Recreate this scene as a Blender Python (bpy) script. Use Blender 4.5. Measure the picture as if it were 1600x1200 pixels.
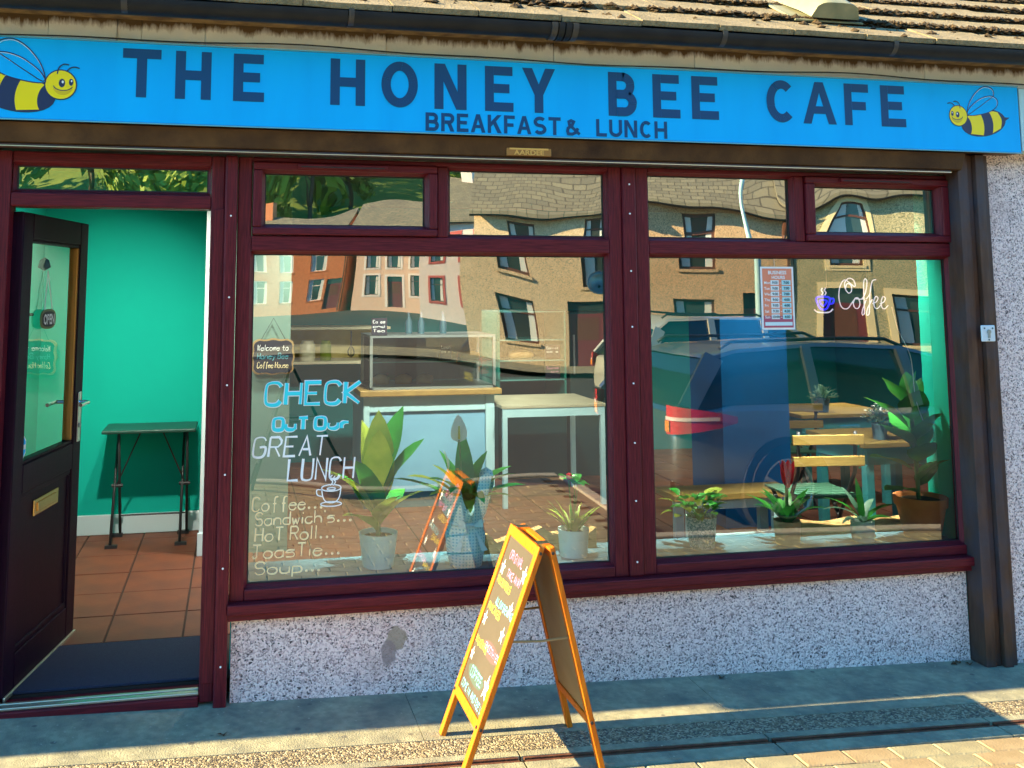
import bpy, bmesh, math, random
from mathutils import Vector, Matrix
random.seed(7)
R = math.radians
S = bpy.context.scene
for o in list(bpy.data.objects): bpy.data.objects.remove(o)
COL = S.collection

# ------------------------------------------------------------------ camera
cam = bpy.data.cameras.new('camera'); camo = bpy.data.objects.new('camera', cam); COL.objects.link(camo)
camo.location = (-0.0082, -4.2786, 1.7026)
camo.rotation_euler = (R(90) + 0.10798, 0, -0.20659)
cam.sensor_width = 36; cam.lens = 1500 / 1600 * 36
cam.shift_x = (800 - 684.74) / 1600; cam.shift_y = -(600 - 289.97) / 1600
cam.clip_start = 0.05; cam.clip_end = 1500
S.camera = camo
# ------------------------------------------------------------------ sky, sun, exposure
SUN_EL = 22.5
LDIR = Vector((1, 0.012, -math.tan(R(SUN_EL)))).normalized()          # the way the light travels
W = bpy.data.worlds.new('World'); S.world = W; W.use_nodes = True
nt = W.node_tree; bgn = nt.nodes['Background']
sky = nt.nodes.new('ShaderNodeTexSky'); sky.sky_type = 'NISHITA'; sky.sun_disc = False; sky.air_density = 1.0; sky.dust_density = 0.0; sky.ozone_density = 1.5
sky.sun_elevation = R(SUN_EL); sky.sun_rotation = math.atan2(-LDIR.x, -LDIR.y)
tint = nt.nodes.new('ShaderNodeMix'); tint.data_type = 'RGBA'; tint.blend_type = 'MULTIPLY'; tint.inputs['Factor'].default_value = 1.0
tint.inputs[7].default_value = (0.34, 0.88, 1.15, 1)                   # a deep clear blue over the whole sky
nt.links.new(sky.outputs[0], tint.inputs[6]); nt.links.new(tint.outputs[2], bgn.inputs[0]); bgn.inputs[1].default_value = 0.09
sun = bpy.data.lights.new('sun', 'SUN'); sun.energy = 5.0; sun.angle = R(0.3); sun.color = (1.0, 0.76, 0.40)
suno = bpy.data.objects.new('sun', sun); COL.objects.link(suno); suno.location = (-20, 0, 20)
suno.rotation_euler = LDIR.to_track_quat('-Z', 'Y').to_euler()
vs = S.view_settings; vs.view_transform = 'Standard'; vs.look = 'None'; vs.gamma = 1; vs.exposure = 2.55
S.render.engine = 'CYCLES'
S.cycles.max_bounces = 8; S.cycles.transparent_max_bounces = 16

# ------------------------------------------------------------------ materials
MATS = {}
def mat(name, col, rough=0.6, col2=None, nscale=8.0, bump=0.0, bscale=60.0, metal=0.0, spec=0.5, vor=None, stretch=None,
        emit=None, estr=0.0, coat=0.0, detail=4.0, lo=0.35, hi=0.65, blotch=None, bsc=2.0):
    if name in MATS: return MATS[name]
    m = bpy.data.materials.new(name); m.use_nodes = True; n = m.node_tree.nodes; l = m.node_tree.links
    p = n['Principled BSDF']
    p.inputs['Base Color'].default_value = (*col, 1); p.inputs['Roughness'].default_value = rough
    p.inputs['Metallic'].default_value = metal; p.inputs['Specular IOR Level'].default_value = spec
    if coat: p.inputs['Coat Weight'].default_value = coat; p.inputs['Coat Roughness'].default_value = 0.06
    tc = n.new('ShaderNodeTexCoord'); vec = tc.outputs['Object']
    if stretch:
        mp = n.new('ShaderNodeMapping'); mp.inputs['Scale'].default_value = stretch; l.new(vec, mp.inputs[0]); svec = mp.outputs[0]
    else: svec = vec
    last = None
    if col2 or vor:
        if vor:
            t = n.new('ShaderNodeTexVoronoi'); t.inputs['Scale'].default_value = vor; l.new(svec, t.inputs['Vector'])
            sp = n.new('ShaderNodeSeparateColor'); l.new(t.outputs['Color'], sp.inputs[0]); fac = sp.outputs[0]
        else:
            t = n.new('ShaderNodeTexNoise'); t.inputs['Scale'].default_value = nscale; t.inputs['Detail'].default_value = detail
            l.new(svec, t.inputs['Vector']); fac = t.outputs[0]
        r = n.new('ShaderNodeValToRGB'); l.new(fac, r.inputs[0])
        r.color_ramp.elements[0].position = 0.0 if vor else lo; r.color_ramp.elements[1].position = 1.0 if vor else hi
        r.color_ramp.elements[0].color = (*col, 1); r.color_ramp.elements[1].color = (*(col2 or col), 1)
        if vor and isinstance(vor, float) and len(col) == 3 and detail == 99:
            pass
        last = r.outputs[0]
    if blotch:
        t2 = n.new('ShaderNodeTexNoise'); t2.inputs['Scale'].default_value = bsc; t2.inputs['Detail'].default_value = 6; t2.inputs['Roughness'].default_value = 0.65
        l.new(vec, t2.inputs['Vector'])
        r2 = n.new('ShaderNodeValToRGB'); l.new(t2.outputs[0], r2.inputs[0])
        r2.color_ramp.elements[0].position = 0.42; r2.color_ramp.elements[1].position = 0.72
        mx = n.new('ShaderNodeMix'); mx.data_type = 'RGBA'; l.new(r2.outputs[0], mx.inputs['Factor'])
        if last: l.new(last, mx.inputs[6])
        else: mx.inputs[6].default_value = (*col, 1)
        mx.inputs[7].default_value = (*blotch, 1); last = mx.outputs[2]
    if last: l.new(last, p.inputs['Base Color'])
    if bump:
        if vor:
            b = n.new('ShaderNodeTexVoronoi'); b.inputs['Scale'].default_value = vor; l.new(svec, b.inputs['Vector']); h = b.outputs['Distance']
        else:
            b = n.new('ShaderNodeTexNoise'); b.inputs['Scale'].default_value = bscale; b.inputs['Detail'].default_value = 5; l.new(svec, b.inputs['Vector']); h = b.outputs[0]
        bn = n.new('ShaderNodeBump'); bn.inputs['Strength'].default_value = bump; bn.inputs['Distance'].default_value = 0.008
        if vor: bn.invert = True
        l.new(h, bn.inputs['Height']); l.new(bn.outputs[0], p.inputs['Normal'])
    if emit: p.inputs['Emission Color'].default_value = (*emit, 1); p.inputs['Emission Strength'].default_value = estr
    MATS[name] = m; return m

def pebble(name, stops, scale, bump=0.8, blotch=None):
    """pebble dash: every voronoi cell is a chip with its own colour and height"""
    m = bpy.data.materials.new(name); m.use_nodes = True; n = m.node_tree.nodes; l = m.node_tree.links; p = n['Principled BSDF']
    p.inputs['Roughness'].default_value = 0.75
    tc = n.new('ShaderNodeTexCoord')
    nz = n.new('ShaderNodeTexNoise'); nz.inputs['Scale'].default_value = 30; l.new(tc.outputs['Object'], nz.inputs['Vector'])
    add = n.new('ShaderNodeVectorMath'); add.operation = 'MULTIPLY_ADD'; l.new(nz.outputs['Color'], add.inputs[0])
    add.inputs[1].default_value = (0.02, 0.02, 0.02); l.new(tc.outputs['Object'], add.inputs[2])
    v = n.new('ShaderNodeTexVoronoi'); v.inputs['Scale'].default_value = scale; l.new(add.outputs[0], v.inputs['Vector'])
    sp = n.new('ShaderNodeSeparateColor'); l.new(v.outputs['Color'], sp.inputs[0])
    r = n.new('ShaderNodeValToRGB'); r.color_ramp.interpolation = 'CONSTANT'; l.new(sp.outputs[0], r.inputs[0])
    e = r.color_ramp.elements
    while len(e) < len(stops): e.new(0.5)
    for k, (pos, c) in enumerate(stops): e[k].position = pos; e[k].color = (*c, 1)
    last = r.outputs[0]
    if blotch:
        t2 = n.new('ShaderNodeTexNoise'); t2.inputs['Scale'].default_value = 2.6; t2.inputs['Detail'].default_value = 7; t2.inputs['Roughness'].default_value = 0.7
        l.new(tc.outputs['Object'], t2.inputs['Vector'])
        r2 = n.new('ShaderNodeValToRGB'); l.new(t2.outputs[0], r2.inputs[0]); r2.color_ramp.elements[0].position = 0.56; r2.color_ramp.elements[1].position = 0.78
        r2.color_ramp.elements[1].color = (0.7, 0.7, 0.7, 1)
        mx = n.new('ShaderNodeMix'); mx.data_type = 'RGBA'; l.new(r2.outputs[0], mx.inputs['Factor']); l.new(last, mx.inputs[6]); mx.inputs[7].default_value = (*blotch, 1)
        last = mx.outputs[2]
    l.new(last, p.inputs['Base Color'])
    bn = n.new('ShaderNodeBump'); bn.inputs['Strength'].default_value = bump; bn.inputs['Distance'].default_value = 0.006; bn.invert = True
    l.new(v.outputs['Distance'], bn.inputs['Height']); l.new(bn.outputs[0], p.inputs['Normal'])
    MATS[name] = m; return m

def scrape(m, c, rad, col):
    n = m.node_tree.nodes; l = m.node_tree.links; p = n['Principled BSDF']; src = p.inputs['Base Color'].links[0].from_socket; tc = n.new('ShaderNodeTexCoord')
    mp = n.new('ShaderNodeMapping'); mp.inputs['Location'].default_value = tuple(-a / b for a, b in zip(c, rad)); mp.inputs['Scale'].default_value = tuple(1 / b for b in rad); l.new(tc.outputs['Object'], mp.inputs[0])
    nz = n.new('ShaderNodeTexNoise'); nz.inputs['Scale'].default_value = 30; nz.inputs['Detail'].default_value = 5; l.new(tc.outputs['Object'], nz.inputs['Vector'])
    ln = n.new('ShaderNodeVectorMath'); ln.operation = 'LENGTH'; l.new(mp.outputs[0], ln.inputs[0]); ad = n.new('ShaderNodeMath'); ad.operation = 'ADD'; l.new(ln.outputs['Value'], ad.inputs[0]); l.new(nz.outputs[0], ad.inputs[1])
    rp_ = n.new('ShaderNodeValToRGB'); rp_.color_ramp.elements[0].position = .95 if False else .9; rp_.color_ramp.elements[1].position = 1.0; rp_.color_ramp.elements[0].color = (.85, .85, .85, 1); rp_.color_ramp.elements[1].color = (0, 0, 0, 1)
    hf = n.new('ShaderNodeMath'); hf.operation = 'MULTIPLY'; hf.inputs[1].default_value = .66; l.new(ad.outputs[0], hf.inputs[0]); l.new(hf.outputs[0], rp_.inputs[0])
    mx = n.new('ShaderNodeMix'); mx.data_type = 'RGBA'; l.new(rp_.outputs[0], mx.inputs['Factor']); l.new(src, mx.inputs[6]); mx.inputs[7].default_value = (*col, 1); l.new(mx.outputs[2], p.inputs['Base Color'])
def glass(name, refl, warp=0.0, wscale=1.5, tint=(1, 1, 1), seed=0.0):
    m = bpy.data.materials.new(name); m.use_nodes = True; n = m.node_tree.nodes; l = m.node_tree.links
    for x in list(n):
        if x.type != 'OUTPUT_MATERIAL': n.remove(x)
    out = [x for x in n if x.type == 'OUTPUT_MATERIAL'][0]
    tr = n.new('ShaderNodeBsdfTransparent'); tr.inputs[0].default_value = (*tint, 1)
    gl = n.new('ShaderNodeBsdfGlossy'); gl.inputs['Roughness'].default_value = 0.0
    mx = n.new('ShaderNodeMixShader'); lw = n.new('ShaderNodeFresnel'); lw.inputs[0].default_value = 1.5
    mul = n.new('ShaderNodeMath'); mul.operation = 'MULTIPLY_ADD'; mul.inputs[1].default_value = 0.9; mul.inputs[2].default_value = refl
    mul.use_clamp = True
    l.new(lw.outputs[0], mul.inputs[0]); l.new(mul.outputs[0], mx.inputs[0]); l.new(tr.outputs[0], mx.inputs[1]); l.new(gl.outputs[0], mx.inputs[2])
    if warp:
        tc = n.new('ShaderNodeTexCoord'); mp = n.new('ShaderNodeMapping'); mp.inputs['Location'].default_value = (seed, seed * 1.7, seed * 0.3)
        l.new(tc.outputs['Object'], mp.inputs[0])
        nz = n.new('ShaderNodeTexNoise'); nz.inputs['Scale'].default_value = wscale; nz.inputs['Detail'].default_value = 0.6
        l.new(mp.outputs[0], nz.inputs['Vector'])
        b = n.new('ShaderNodeBump'); b.inputs['Strength'].default_value = 1.0; b.inputs['Distance'].default_value = warp
        l.new(nz.outputs[0], b.inputs['Height']); l.new(b.outputs[0], gl.inputs['Normal'])
    l.new(mx.outputs[0], out.inputs[0]); MATS[name] = m; return m

# woodgrain foil, paint, metal
M_frame = mat('mahogany_foil', (0.072, 0.005, 0.012), 0.45, (0.145, 0.012, 0.020), 9, 0.12, 40, stretch=(26, 26, 1.2), spec=0.22)
M_frame_h = mat('mahogany_foil_cross', (0.072, 0.005, 0.012), 0.45, (0.145, 0.012, 0.020), 9, 0.12, 40, stretch=(1.2, 26, 26), spec=0.22)
M_seal = mat('black_rubber_seal', (0.012, 0.011, 0.014), 0.55)
M_door = mat('door_foil_dark', (0.008, 0.0015, 0.010), 0.45, (0.020, 0.003, 0.016), 7, 0.1, 40, stretch=(24, 24, 1.2), spec=0.15)
M_shut = mat('shutter_brown_metal', (0.065, 0.032, 0.013), 0.5, (0.11, 0.058, 0.024), 5, 0.15, 80, metal=0.1, blotch=(0.03, 0.014, 0.010), bsc=4, spec=0.3)
M_rail = mat('guide_rail_metal', (0.060, 0.026, 0.016), 0.5, (0.10, 0.046, 0.026), 6, 0.15, 60, metal=0.1, stretch=(6, 6, 1), blotch=(0.05, 0.05, 0.07), bsc=3, spec=0.3)
M_blue = mat('sign_blue_vinyl', (0.0, 0.46, 0.95), 0.5, (0.0, 0.42, 0.90), 1.2, stretch=(6, 1, 1), spec=0.15)
M_navy = mat('sign_navy_vinyl', (0.002, 0.06, 0.17), 0.45, spec=0.3)
M_navy2 = mat('bee_outline_ink', (0.004, 0.02, 0.09), 0.3)
M_yellow = mat('bee_yellow', (0.95, 0.72, 0.0), 0.3)
M_gold = mat('bee_gold', (0.72, 0.50, 0.01), 0.3)
M_white = mat('white_vinyl', (0.85, 0.88, 0.9), 0.35)
M_signedge = mat('sign_edge_trim', (0.10, 0.42, 0.55), 0.4)
M_pale = mat('pale_fascia', (0.50, 0.72, 0.72), 0.5, (0.42, 0.62, 0.62), 6)
M_harl = pebble('pebble_dash', [(0, (0.08, 0.055, 0.055)), (0.06, (0.38, 0.27, 0.26)), (0.22, (0.64, 0.47, 0.45)), (0.48, (0.86, 0.67, 0.64)), (0.72, (0.95, 0.78, 0.74))], 165, 0.7, (0.52, 0.37, 0.34))
M_conc = mat('concrete_strip', (0.255, 0.25, 0.165), 0.85, (0.33, 0.32, 0.215), 26, 0.5, 160, blotch=(0.13, 0.135, 0.11), bsc=4.5, lo=.4, hi=.6)
def spots(m, scale, thr, col):
    n = m.node_tree.nodes; l = m.node_tree.links; p = n['Principled BSDF']; src = p.inputs['Base Color'].links[0].from_socket; tc = n.new('ShaderNodeTexCoord')
    v = n.new('ShaderNodeTexVoronoi'); v.inputs['Scale'].default_value = scale; v.inputs['Randomness'].default_value = 1.0; l.new(tc.outputs['Object'], v.inputs['Vector'])
    rp_ = n.new('ShaderNodeValToRGB'); rp_.color_ramp.elements[0].position = thr * .7; rp_.color_ramp.elements[1].position = thr; rp_.color_ramp.elements[0].color = (.8, .8, .8, 1); rp_.color_ramp.elements[1].color = (0, 0, 0, 1); l.new(v.outputs['Distance'], rp_.inputs[0])
    mx = n.new('ShaderNodeMix'); mx.data_type = 'RGBA'; l.new(rp_.outputs[0], mx.inputs['Factor']); l.new(src, mx.inputs[6]); mx.inputs[7].default_value = (*col, 1); l.new(mx.outputs[2], p.inputs['Base Color'])
spots(M_conc, 7.0, .10, (.09, .09, .08)); spots(M_conc, 23.0, .11, (.40, .38, .30))
M_agg = pebble('exposed_aggregate', [(0, (0.07, 0.06, 0.05)), (0.2, (0.14, 0.115, 0.07)), (0.5, (0.24, 0.20, 0.12)), (0.75, (0.38, 0.33, 0.22))], 130, 0.8)
M_paver = mat('paver_block', (0.21, 0.19, 0.115), 0.85, (0.28, 0.255, 0.15), 9, 0.5, 120)
M_paver2 = mat('paver_block_warm', (0.24, 0.18, 0.095), 0.85, (0.30, 0.23, 0.13), 9, 0.5, 120)
M_bed = mat('joint_sand', (0.14, 0.11, 0.07), 0.95, (0.2, 0.16, 0.1), 40)
M_kerb = mat('kerb_stone', (0.30, 0.28, 0.24), 0.85, (0.38, 0.35, 0.29), 14, 0.3, 80)
M_road = mat('asphalt', (0.03, 0.03, 0.032), 0.95, (0.06, 0.058, 0.056), 160, 0.5, 200, blotch=(0.04, 0.04, 0.042), bsc=0.6)
M_slot = mat('drain_rust', (0.10, 0.04, 0.025), 0.6, (0.19, 0.08, 0.04), 20, 0.3, 90, metal=0.4)
M_black = mat('black_void', (0.006, 0.006, 0.007), 0.8)
M_fascia = mat('grimy_white_board', (0.74, 0.74, 0.72), 0.8, (0.80, 0.79, 0.74), 10, 0.4, 60)
def streak(m, z0, z1, col):
    # brown run-off stains that fade out below the gutter
    n = m.node_tree.nodes; l = m.node_tree.links; p = n['Principled BSDF']; src = p.inputs['Base Color'].links[0].from_socket
    tc = n.new('ShaderNodeTexCoord'); sp = n.new('ShaderNodeSeparateXYZ'); l.new(tc.outputs['Object'], sp.inputs[0])
    mr = n.new('ShaderNodeMapRange'); mr.inputs[1].default_value = z0; mr.inputs[2].default_value = z1; l.new(sp.outputs[2], mr.inputs[0])
    mp = n.new('ShaderNodeMapping'); mp.inputs['Scale'].default_value = (22, 22, 5); l.new(tc.outputs['Object'], mp.inputs[0])
    nz = n.new('ShaderNodeTexNoise'); nz.inputs['Scale'].default_value = 1.0; nz.inputs['Detail'].default_value = 6; nz.inputs['Roughness'].default_value = .7; l.new(mp.outputs[0], nz.inputs['Vector'])
    ad = n.new('ShaderNodeMath'); ad.operation = 'ADD'; l.new(mr.outputs[0], ad.inputs[0]); l.new(nz.outputs[0], ad.inputs[1])
    rp_ = n.new('ShaderNodeValToRGB'); rp_.color_ramp.elements[0].position = .72; rp_.color_ramp.elements[1].position = 1.1 if False else 1.0; l.new(ad.outputs[0], rp_.inputs[0])
    mx = n.new('ShaderNodeMix'); mx.data_type = 'RGBA'; l.new(rp_.outputs[0], mx.inputs['Factor']); l.new(src, mx.inputs[6]); mx.inputs[7].default_value = (*col, 1); l.new(mx.outputs[2], p.inputs['Base Color'])
streak(M_fascia, 2.765, 2.875, (0.13, 0.075, 0.025))
M_soffit = mat('stained_soffit', (0.26, 0.17, 0.07), 0.85, (0.10, 0.06, 0.03), 14, 0.4, 60)
M_gut = mat('gutter_black', (0.005, 0.008, 0.012), 0.5, (0.012, 0.015, 0.018), 10, 0.12, 60, spec=0.3)
M_clip = mat('gutter_clip', (0.04, 0.04, 0.04), 0.4)
M_tile = mat('roof_tile_concrete', (0.20, 0.16, 0.085), 0.95, (0.30, 0.24, 0.135), 55, 1.0, 110, blotch=(0.13, 0.105, 0.055), bsc=6)
M_moss = mat('roof_moss', (0.03, 0.018, 0.007), 1.0, (0.08, 0.05, 0.016), 60, 1.0, 120)
M_roof = mat('roof_under', (0.10, 0.08, 0.06), 0.95)
M_vent = mat('vent_plastic', (0.17, 0.19, 0.11), 0.6, (0.30, 0.28, 0.16), 7, 0.2, 40)
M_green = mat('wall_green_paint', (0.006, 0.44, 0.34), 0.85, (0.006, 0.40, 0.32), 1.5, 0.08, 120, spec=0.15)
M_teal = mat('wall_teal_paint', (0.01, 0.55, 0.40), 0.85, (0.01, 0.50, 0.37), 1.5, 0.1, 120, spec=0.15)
M_mint = mat('wall_pale_mint', (0.17, 0.29, 0.24), 0.6, (0.15, 0.26, 0.22), 2)
M_bluep = mat('blue_painted_panel', (0.003, 0.12, 0.36), 0.8, (0.003, 0.10, 0.30), 2, spec=0.15)
M_skirt = mat('white_skirting', (0.62, 0.74, 0.76), 0.5)
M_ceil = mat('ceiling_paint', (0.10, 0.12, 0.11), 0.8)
M_tfloor = mat('terracotta_floor_tile', (0.15, 0.042, 0.016), 0.6, (0.10, 0.03, 0.015), 5, 0.1, 40)
M_grout = mat('floor_grout', (0.03, 0.015, 0.01), 0.9)
M_mat = mat('door_mat_navy', (0.012, 0.018, 0.045), 0.95, (0.02, 0.03, 0.06), 200, 0.6, 300)
M_brass = mat('brass', (0.75, 0.52, 0.20), 0.25, metal=1.0)
M_alu = mat('aluminium', (0.66, 0.62, 0.50), 0.35, metal=0.9)
M_chrome = mat('chrome', (0.8, 0.8, 0.8), 0.12, metal=1.0)
M_iron = mat('dark_iron', (0.02, 0.02, 0.022), 0.5)
M_woodo = mat('orange_varnished_wood', (0.44, 0.10, 0.003), 0.6, (0.54, 0.155, 0.005), 6, 0.1, 40, stretch=(20, 20, 1.5), spec=0.25)
M_woody = mat('yellow_pine', (0.26, 0.16, 0.035), 0.5, (0.34, 0.22, 0.055), 6, 0.1, 40, stretch=(2, 20, 20))
M_woodr = mat('weathered_plank', (0.33, 0.18, 0.05), 0.7, (0.45, 0.28, 0.10), 6, 0.3, 40, stretch=(2, 20, 20))
M_board = mat('chalkboard', (0.045, 0.038, 0.026), 0.7, (0.06, 0.05, 0.036), 4)
M_board2 = mat('chalkboard_black', (0.012, 0.014, 0.03), 0.5)
M_hard = mat('board_back', (0.26, 0.16, 0.06), 0.7, (0.32, 0.21, 0.09), 5)
M_cyanp = mat('cyan_paint', (0.02, 0.70, 0.80), 0.5)
M_whitep = mat('white_paint_pen', (0.88, 0.92, 0.92), 0.5)
M_creamp = mat('peach_paint_pen', (0.95, 0.80, 0.45), 0.5)
M_pinkp = mat('pink_chalk', (0.58, 0.19, 0.38), 0.8)
M_yelp = mat('yellow_chalk', (0.55, 0.46, 0.06), 0.8)
M_bluec = mat('blue_chalk', (0.12, 0.40, 0.50), 0.8)
M_smudgep = mat('pink_chalk_smudge', (0.085, 0.055, 0.055), 0.9)
M_smudgeb = mat('blue_chalk_smudge', (0.045, 0.075, 0.065), 0.9)
M_tealw = mat('teal_painted_wood', (0.06, 0.40, 0.42), 0.5, (0.05, 0.34, 0.37), 5)
M_palew = mat('pale_blue_painted_wood', (0.42, 0.66, 0.68), 0.5, (0.36, 0.60, 0.63), 5)
M_terra = mat('terracotta_pot', (0.50, 0.17, 0.04), 0.7, (0.42, 0.13, 0.035), 12, 0.15, 60)
M_buff = mat('buff_pot', (0.58, 0.34, 0.17), 0.7, (0.64, 0.42, 0.24), 14, 0.15, 60)
M_potw = mat('pale_mint_pot', (0.50, 0.68, 0.60), 0.45)
M_potb = mat('slate_blue_pot', (0.06, 0.13, 0.18), 0.5)
M_soil = mat('soil', (0.03, 0.02, 0.012), 1.0, (0.06, 0.04, 0.02), 60, 1.0, 90)
M_leafd = mat('leaf_dark', (0.016, 0.16, 0.022), 0.3, (0.03, 0.27, 0.03), 6)
M_leafm = mat('leaf_mid', (0.025, 0.24, 0.025), 0.35, (0.05, 0.36, 0.045), 6)
M_leafy = mat('leaf_yellow_green', (0.24, 0.36, 0.03), 0.45, (0.38, 0.46, 0.05), 9)
M_leafs = mat('leaf_silver_green', (0.10, 0.24, 0.16), 0.5, (0.18, 0.33, 0.24), 9)
M_stem = mat('stem_green', (0.10, 0.22, 0.05), 0.6)
M_red = mat('red_bract', (0.75, 0.01, 0.03), 0.4)
M_petal = mat('white_spathe', (0.86, 0.88, 0.74), 0.5)
def translucent(m, fac):
    # thin leaves and petals let light through
    n = m.node_tree.nodes; l = m.node_tree.links; p = n['Principled BSDF']; out = [x for x in n if x.type == 'OUTPUT_MATERIAL'][0]
    t = n.new('ShaderNodeBsdfTranslucent'); mx = n.new('ShaderNodeMixShader'); mx.inputs[0].default_value = fac
    if p.inputs['Base Color'].links: l.new(p.inputs['Base Color'].links[0].from_socket, t.inputs[0])
    else: t.inputs[0].default_value = p.inputs['Base Color'].default_value
    l.new(p.outputs[0], mx.inputs[1]); l.new(t.outputs[0], mx.inputs[2]); l.new(mx.outputs[0], out.inputs[0])
for m__ in (M_leafd, M_leafm, M_leafy, M_leafs, M_red, M_petal): translucent(m__, .45)
M_wrap = mat('gingham_wrap', (0.22, 0.62, 0.70), 0.5)
M_paper = mat('paper_white', (0.80, 0.82, 0.82), 0.6)
M_coral = mat('hours_coral', (0.80, 0.25, 0.14), 0.5)
M_plum = mat('hours_plum', (0.42, 0.08, 0.14), 0.5)
M_ink = mat('ink_dark', (0.03, 0.10, 0.13), 0.6)
M_neonw = mat('neon_white', (0.9, 0.9, 0.9), 0.4, emit=(1.0, 0.84, 1.0), estr=0.13)
M_neonb = mat('neon_blue', (0.02, 0.02, 0.6), 0.4, emit=(0.03, 0.03, 1.0), estr=0.25)
M_bulb = mat('lamp_lens', (0.9, 0.9, 0.85), 0.3, emit=(1.0, 0.92, 0.75), estr=14)
M_case = mat('steel_case', (0.30, 0.36, 0.36), 0.35, metal=0.6)
M_fridge = mat('dark_fridge', (0.004, 0.035, 0.035), 0.35)
M_bread = mat('pastry', (0.42, 0.24, 0.08), 0.7, (0.52, 0.33, 0.13), 20)
M_jar = mat('jar_amber', (0.42, 0.26, 0.06), 0.3)
M_cup = mat('cream_china', (0.66, 0.62, 0.44), 0.3)
M_switch = mat('switch_plate', (0.66, 0.72, 0.76), 0.35)
M_cable = mat('white_cable', (0.70, 0.74, 0.68), 0.5)
M_cableb = mat('black_cable', (0.02, 0.02, 0.022), 0.6)
G_big1 = glass('glass_display_west', 0.22, 0.016, 0.9, (0.86, 0.95, 0.93), 0.0)
G_big2 = glass('glass_display_east', 0.20, 0.012, 0.8, (0.86, 0.95, 0.93), 3.1)
G_top = glass('glass_top_light', 0.44, 0.006, 2.0, (0.80, 0.92, 0.88), 5.2)
G_door = glass('glass_door', 0.14, 0.004, 2.0, (0.85, 0.97, 0.80), 1.2)
G_case = glass('glass_case', 0.06)
G_far = mat('far_window_glass', (0.03, 0.05, 0.055), 0.06, spec=0.8)
# ------------------------------------------------------------------ mesh helpers
class MB:
    def __init__(s): s.v = []; s.f = []
    def add(s, vs, fs):
        b = len(s.v); s.v += [Vector(x) for x in vs]; s.f += [tuple(i + b for i in f) for f in fs]; return s
    def box(s, x0, y0, z0, x1, y1, z1):
        if x0 > x1: x0, x1 = x1, x0
        if y0 > y1: y0, y1 = y1, y0
        if z0 > z1: z0, z1 = z1, z0
        return s.add([(x0, y0, z0), (x1, y0, z0), (x1, y1, z0), (x0, y1, z0), (x0, y0, z1), (x1, y0, z1), (x1, y1, z1), (x0, y1, z1)],
              [(3, 2, 1, 0), (4, 5, 6, 7), (0, 1, 5, 4), (1, 2, 6, 5), (2, 3, 7, 6), (3, 0, 4, 7)])
    def bar(s, a, b, w, d, up=(0, 0, 1)):
        """rectangular bar from a to b; w across, d along 'up'"""
        a = Vector(a); b = Vector(b); t = (b - a).normalized(); u = Vector(up); u = (u - t * u.dot(t))
        if u.length < 1e-4: u = Vector((0, 1, 0)) - t * t.y
        u.normalize(); r = t.cross(u)
        P = []
        for c in (a, b):
            for sx, sy in ((-1, -1), (1, -1), (1, 1), (-1, 1)): P.append(c + r * (sx * w / 2) + u * (sy * d / 2))
        return s.add(P, [(3, 2, 1, 0), (4, 5, 6, 7), (0, 1, 5, 4), (1, 2, 6, 5), (2, 3, 7, 6), (3, 0, 4, 7)])
    def tube(s, path, r, n=8, closed=False, cap=True):
        P = [Vector(p) for p in path]; N = len(P); base = len(s.v); ref = None
        for i, p in enumerate(P):
            if closed: t = P[(i + 1) % N] - P[i - 1]
            else: t = P[min(i + 1, N - 1)] - P[max(i - 1, 0)]
            if t.length < 1e-9: t = Vector((0, 0, 1))
            t.normalize()
            if ref is None: ref = Vector((0, 0, 1)) if abs(t.z) < 0.9 else Vector((1, 0, 0))
            u = ref - t * ref.dot(t)
            if u.length < 1e-5: u = Vector((0, 1, 0)) - t * t.y
            u.normalize(); ref = u; w = t.cross(u)
            rr = r[i] if isinstance(r, (list, tuple)) else r
            for k in range(n):
                a = 2 * math.pi * k / n; s.v.append(p + u * (rr * math.cos(a)) + w * (rr * math.sin(a)))
        for i in range(N if closed else N - 1):
            j = (i + 1) % N
            for k in range(n):
                k2 = (k + 1) % n; s.f.append((base + i * n + k, base + i * n + k2, base + j * n + k2, base + j * n + k))
        if cap and not closed:
            s.f.append(tuple(base + k for k in reversed(range(n)))); s.f.append(tuple(base + (N - 1) * n + k for k in range(n)))
        return s
    def lathe(s, prof, n=24, c=(0, 0, 0)):
        base = len(s.v); c = Vector(c)
        for r, z in prof:
            for k in range(n):
                a = 2 * math.pi * k / n; s.v.append(c + Vector((r * math.cos(a), r * math.sin(a), z)))
        for i in range(len(prof) - 1):
            for k in range(n):
                k2 = (k + 1) % n; s.f.append((base + i * n + k, base + i * n + k2, base + (i + 1) * n + k2, base + (i + 1) * n + k))
        s.f.append(tuple(base + k for k in reversed(range(n)))); s.f.append(tuple(base + (len(prof) - 1) * n + k for k in range(n)))
        return s
    def poly3(s, pts): return s.add(pts, [tuple(range(len(pts)))])
    def prism(s, poly, ax, a, b):
        """extrude a 2-D polygon along axis ax ('x': (y,z), 'y': (x,z), 'z': (x,y))"""
        f = {'x': lambda p, t: (t, p[0], p[1]), 'y': lambda p, t: (p[0], t, p[1]), 'z': lambda p, t: (p[0], p[1], t)}[ax]
        n = len(poly); V = [f(p, a) for p in poly] + [f(p, b) for p in poly]
        F = [tuple(range(n)), tuple(reversed(range(n, 2 * n)))] + [(i, i + n, (i + 1) % n + n, (i + 1) % n) for i in range(n)]
        return s.add(V, F)

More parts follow.
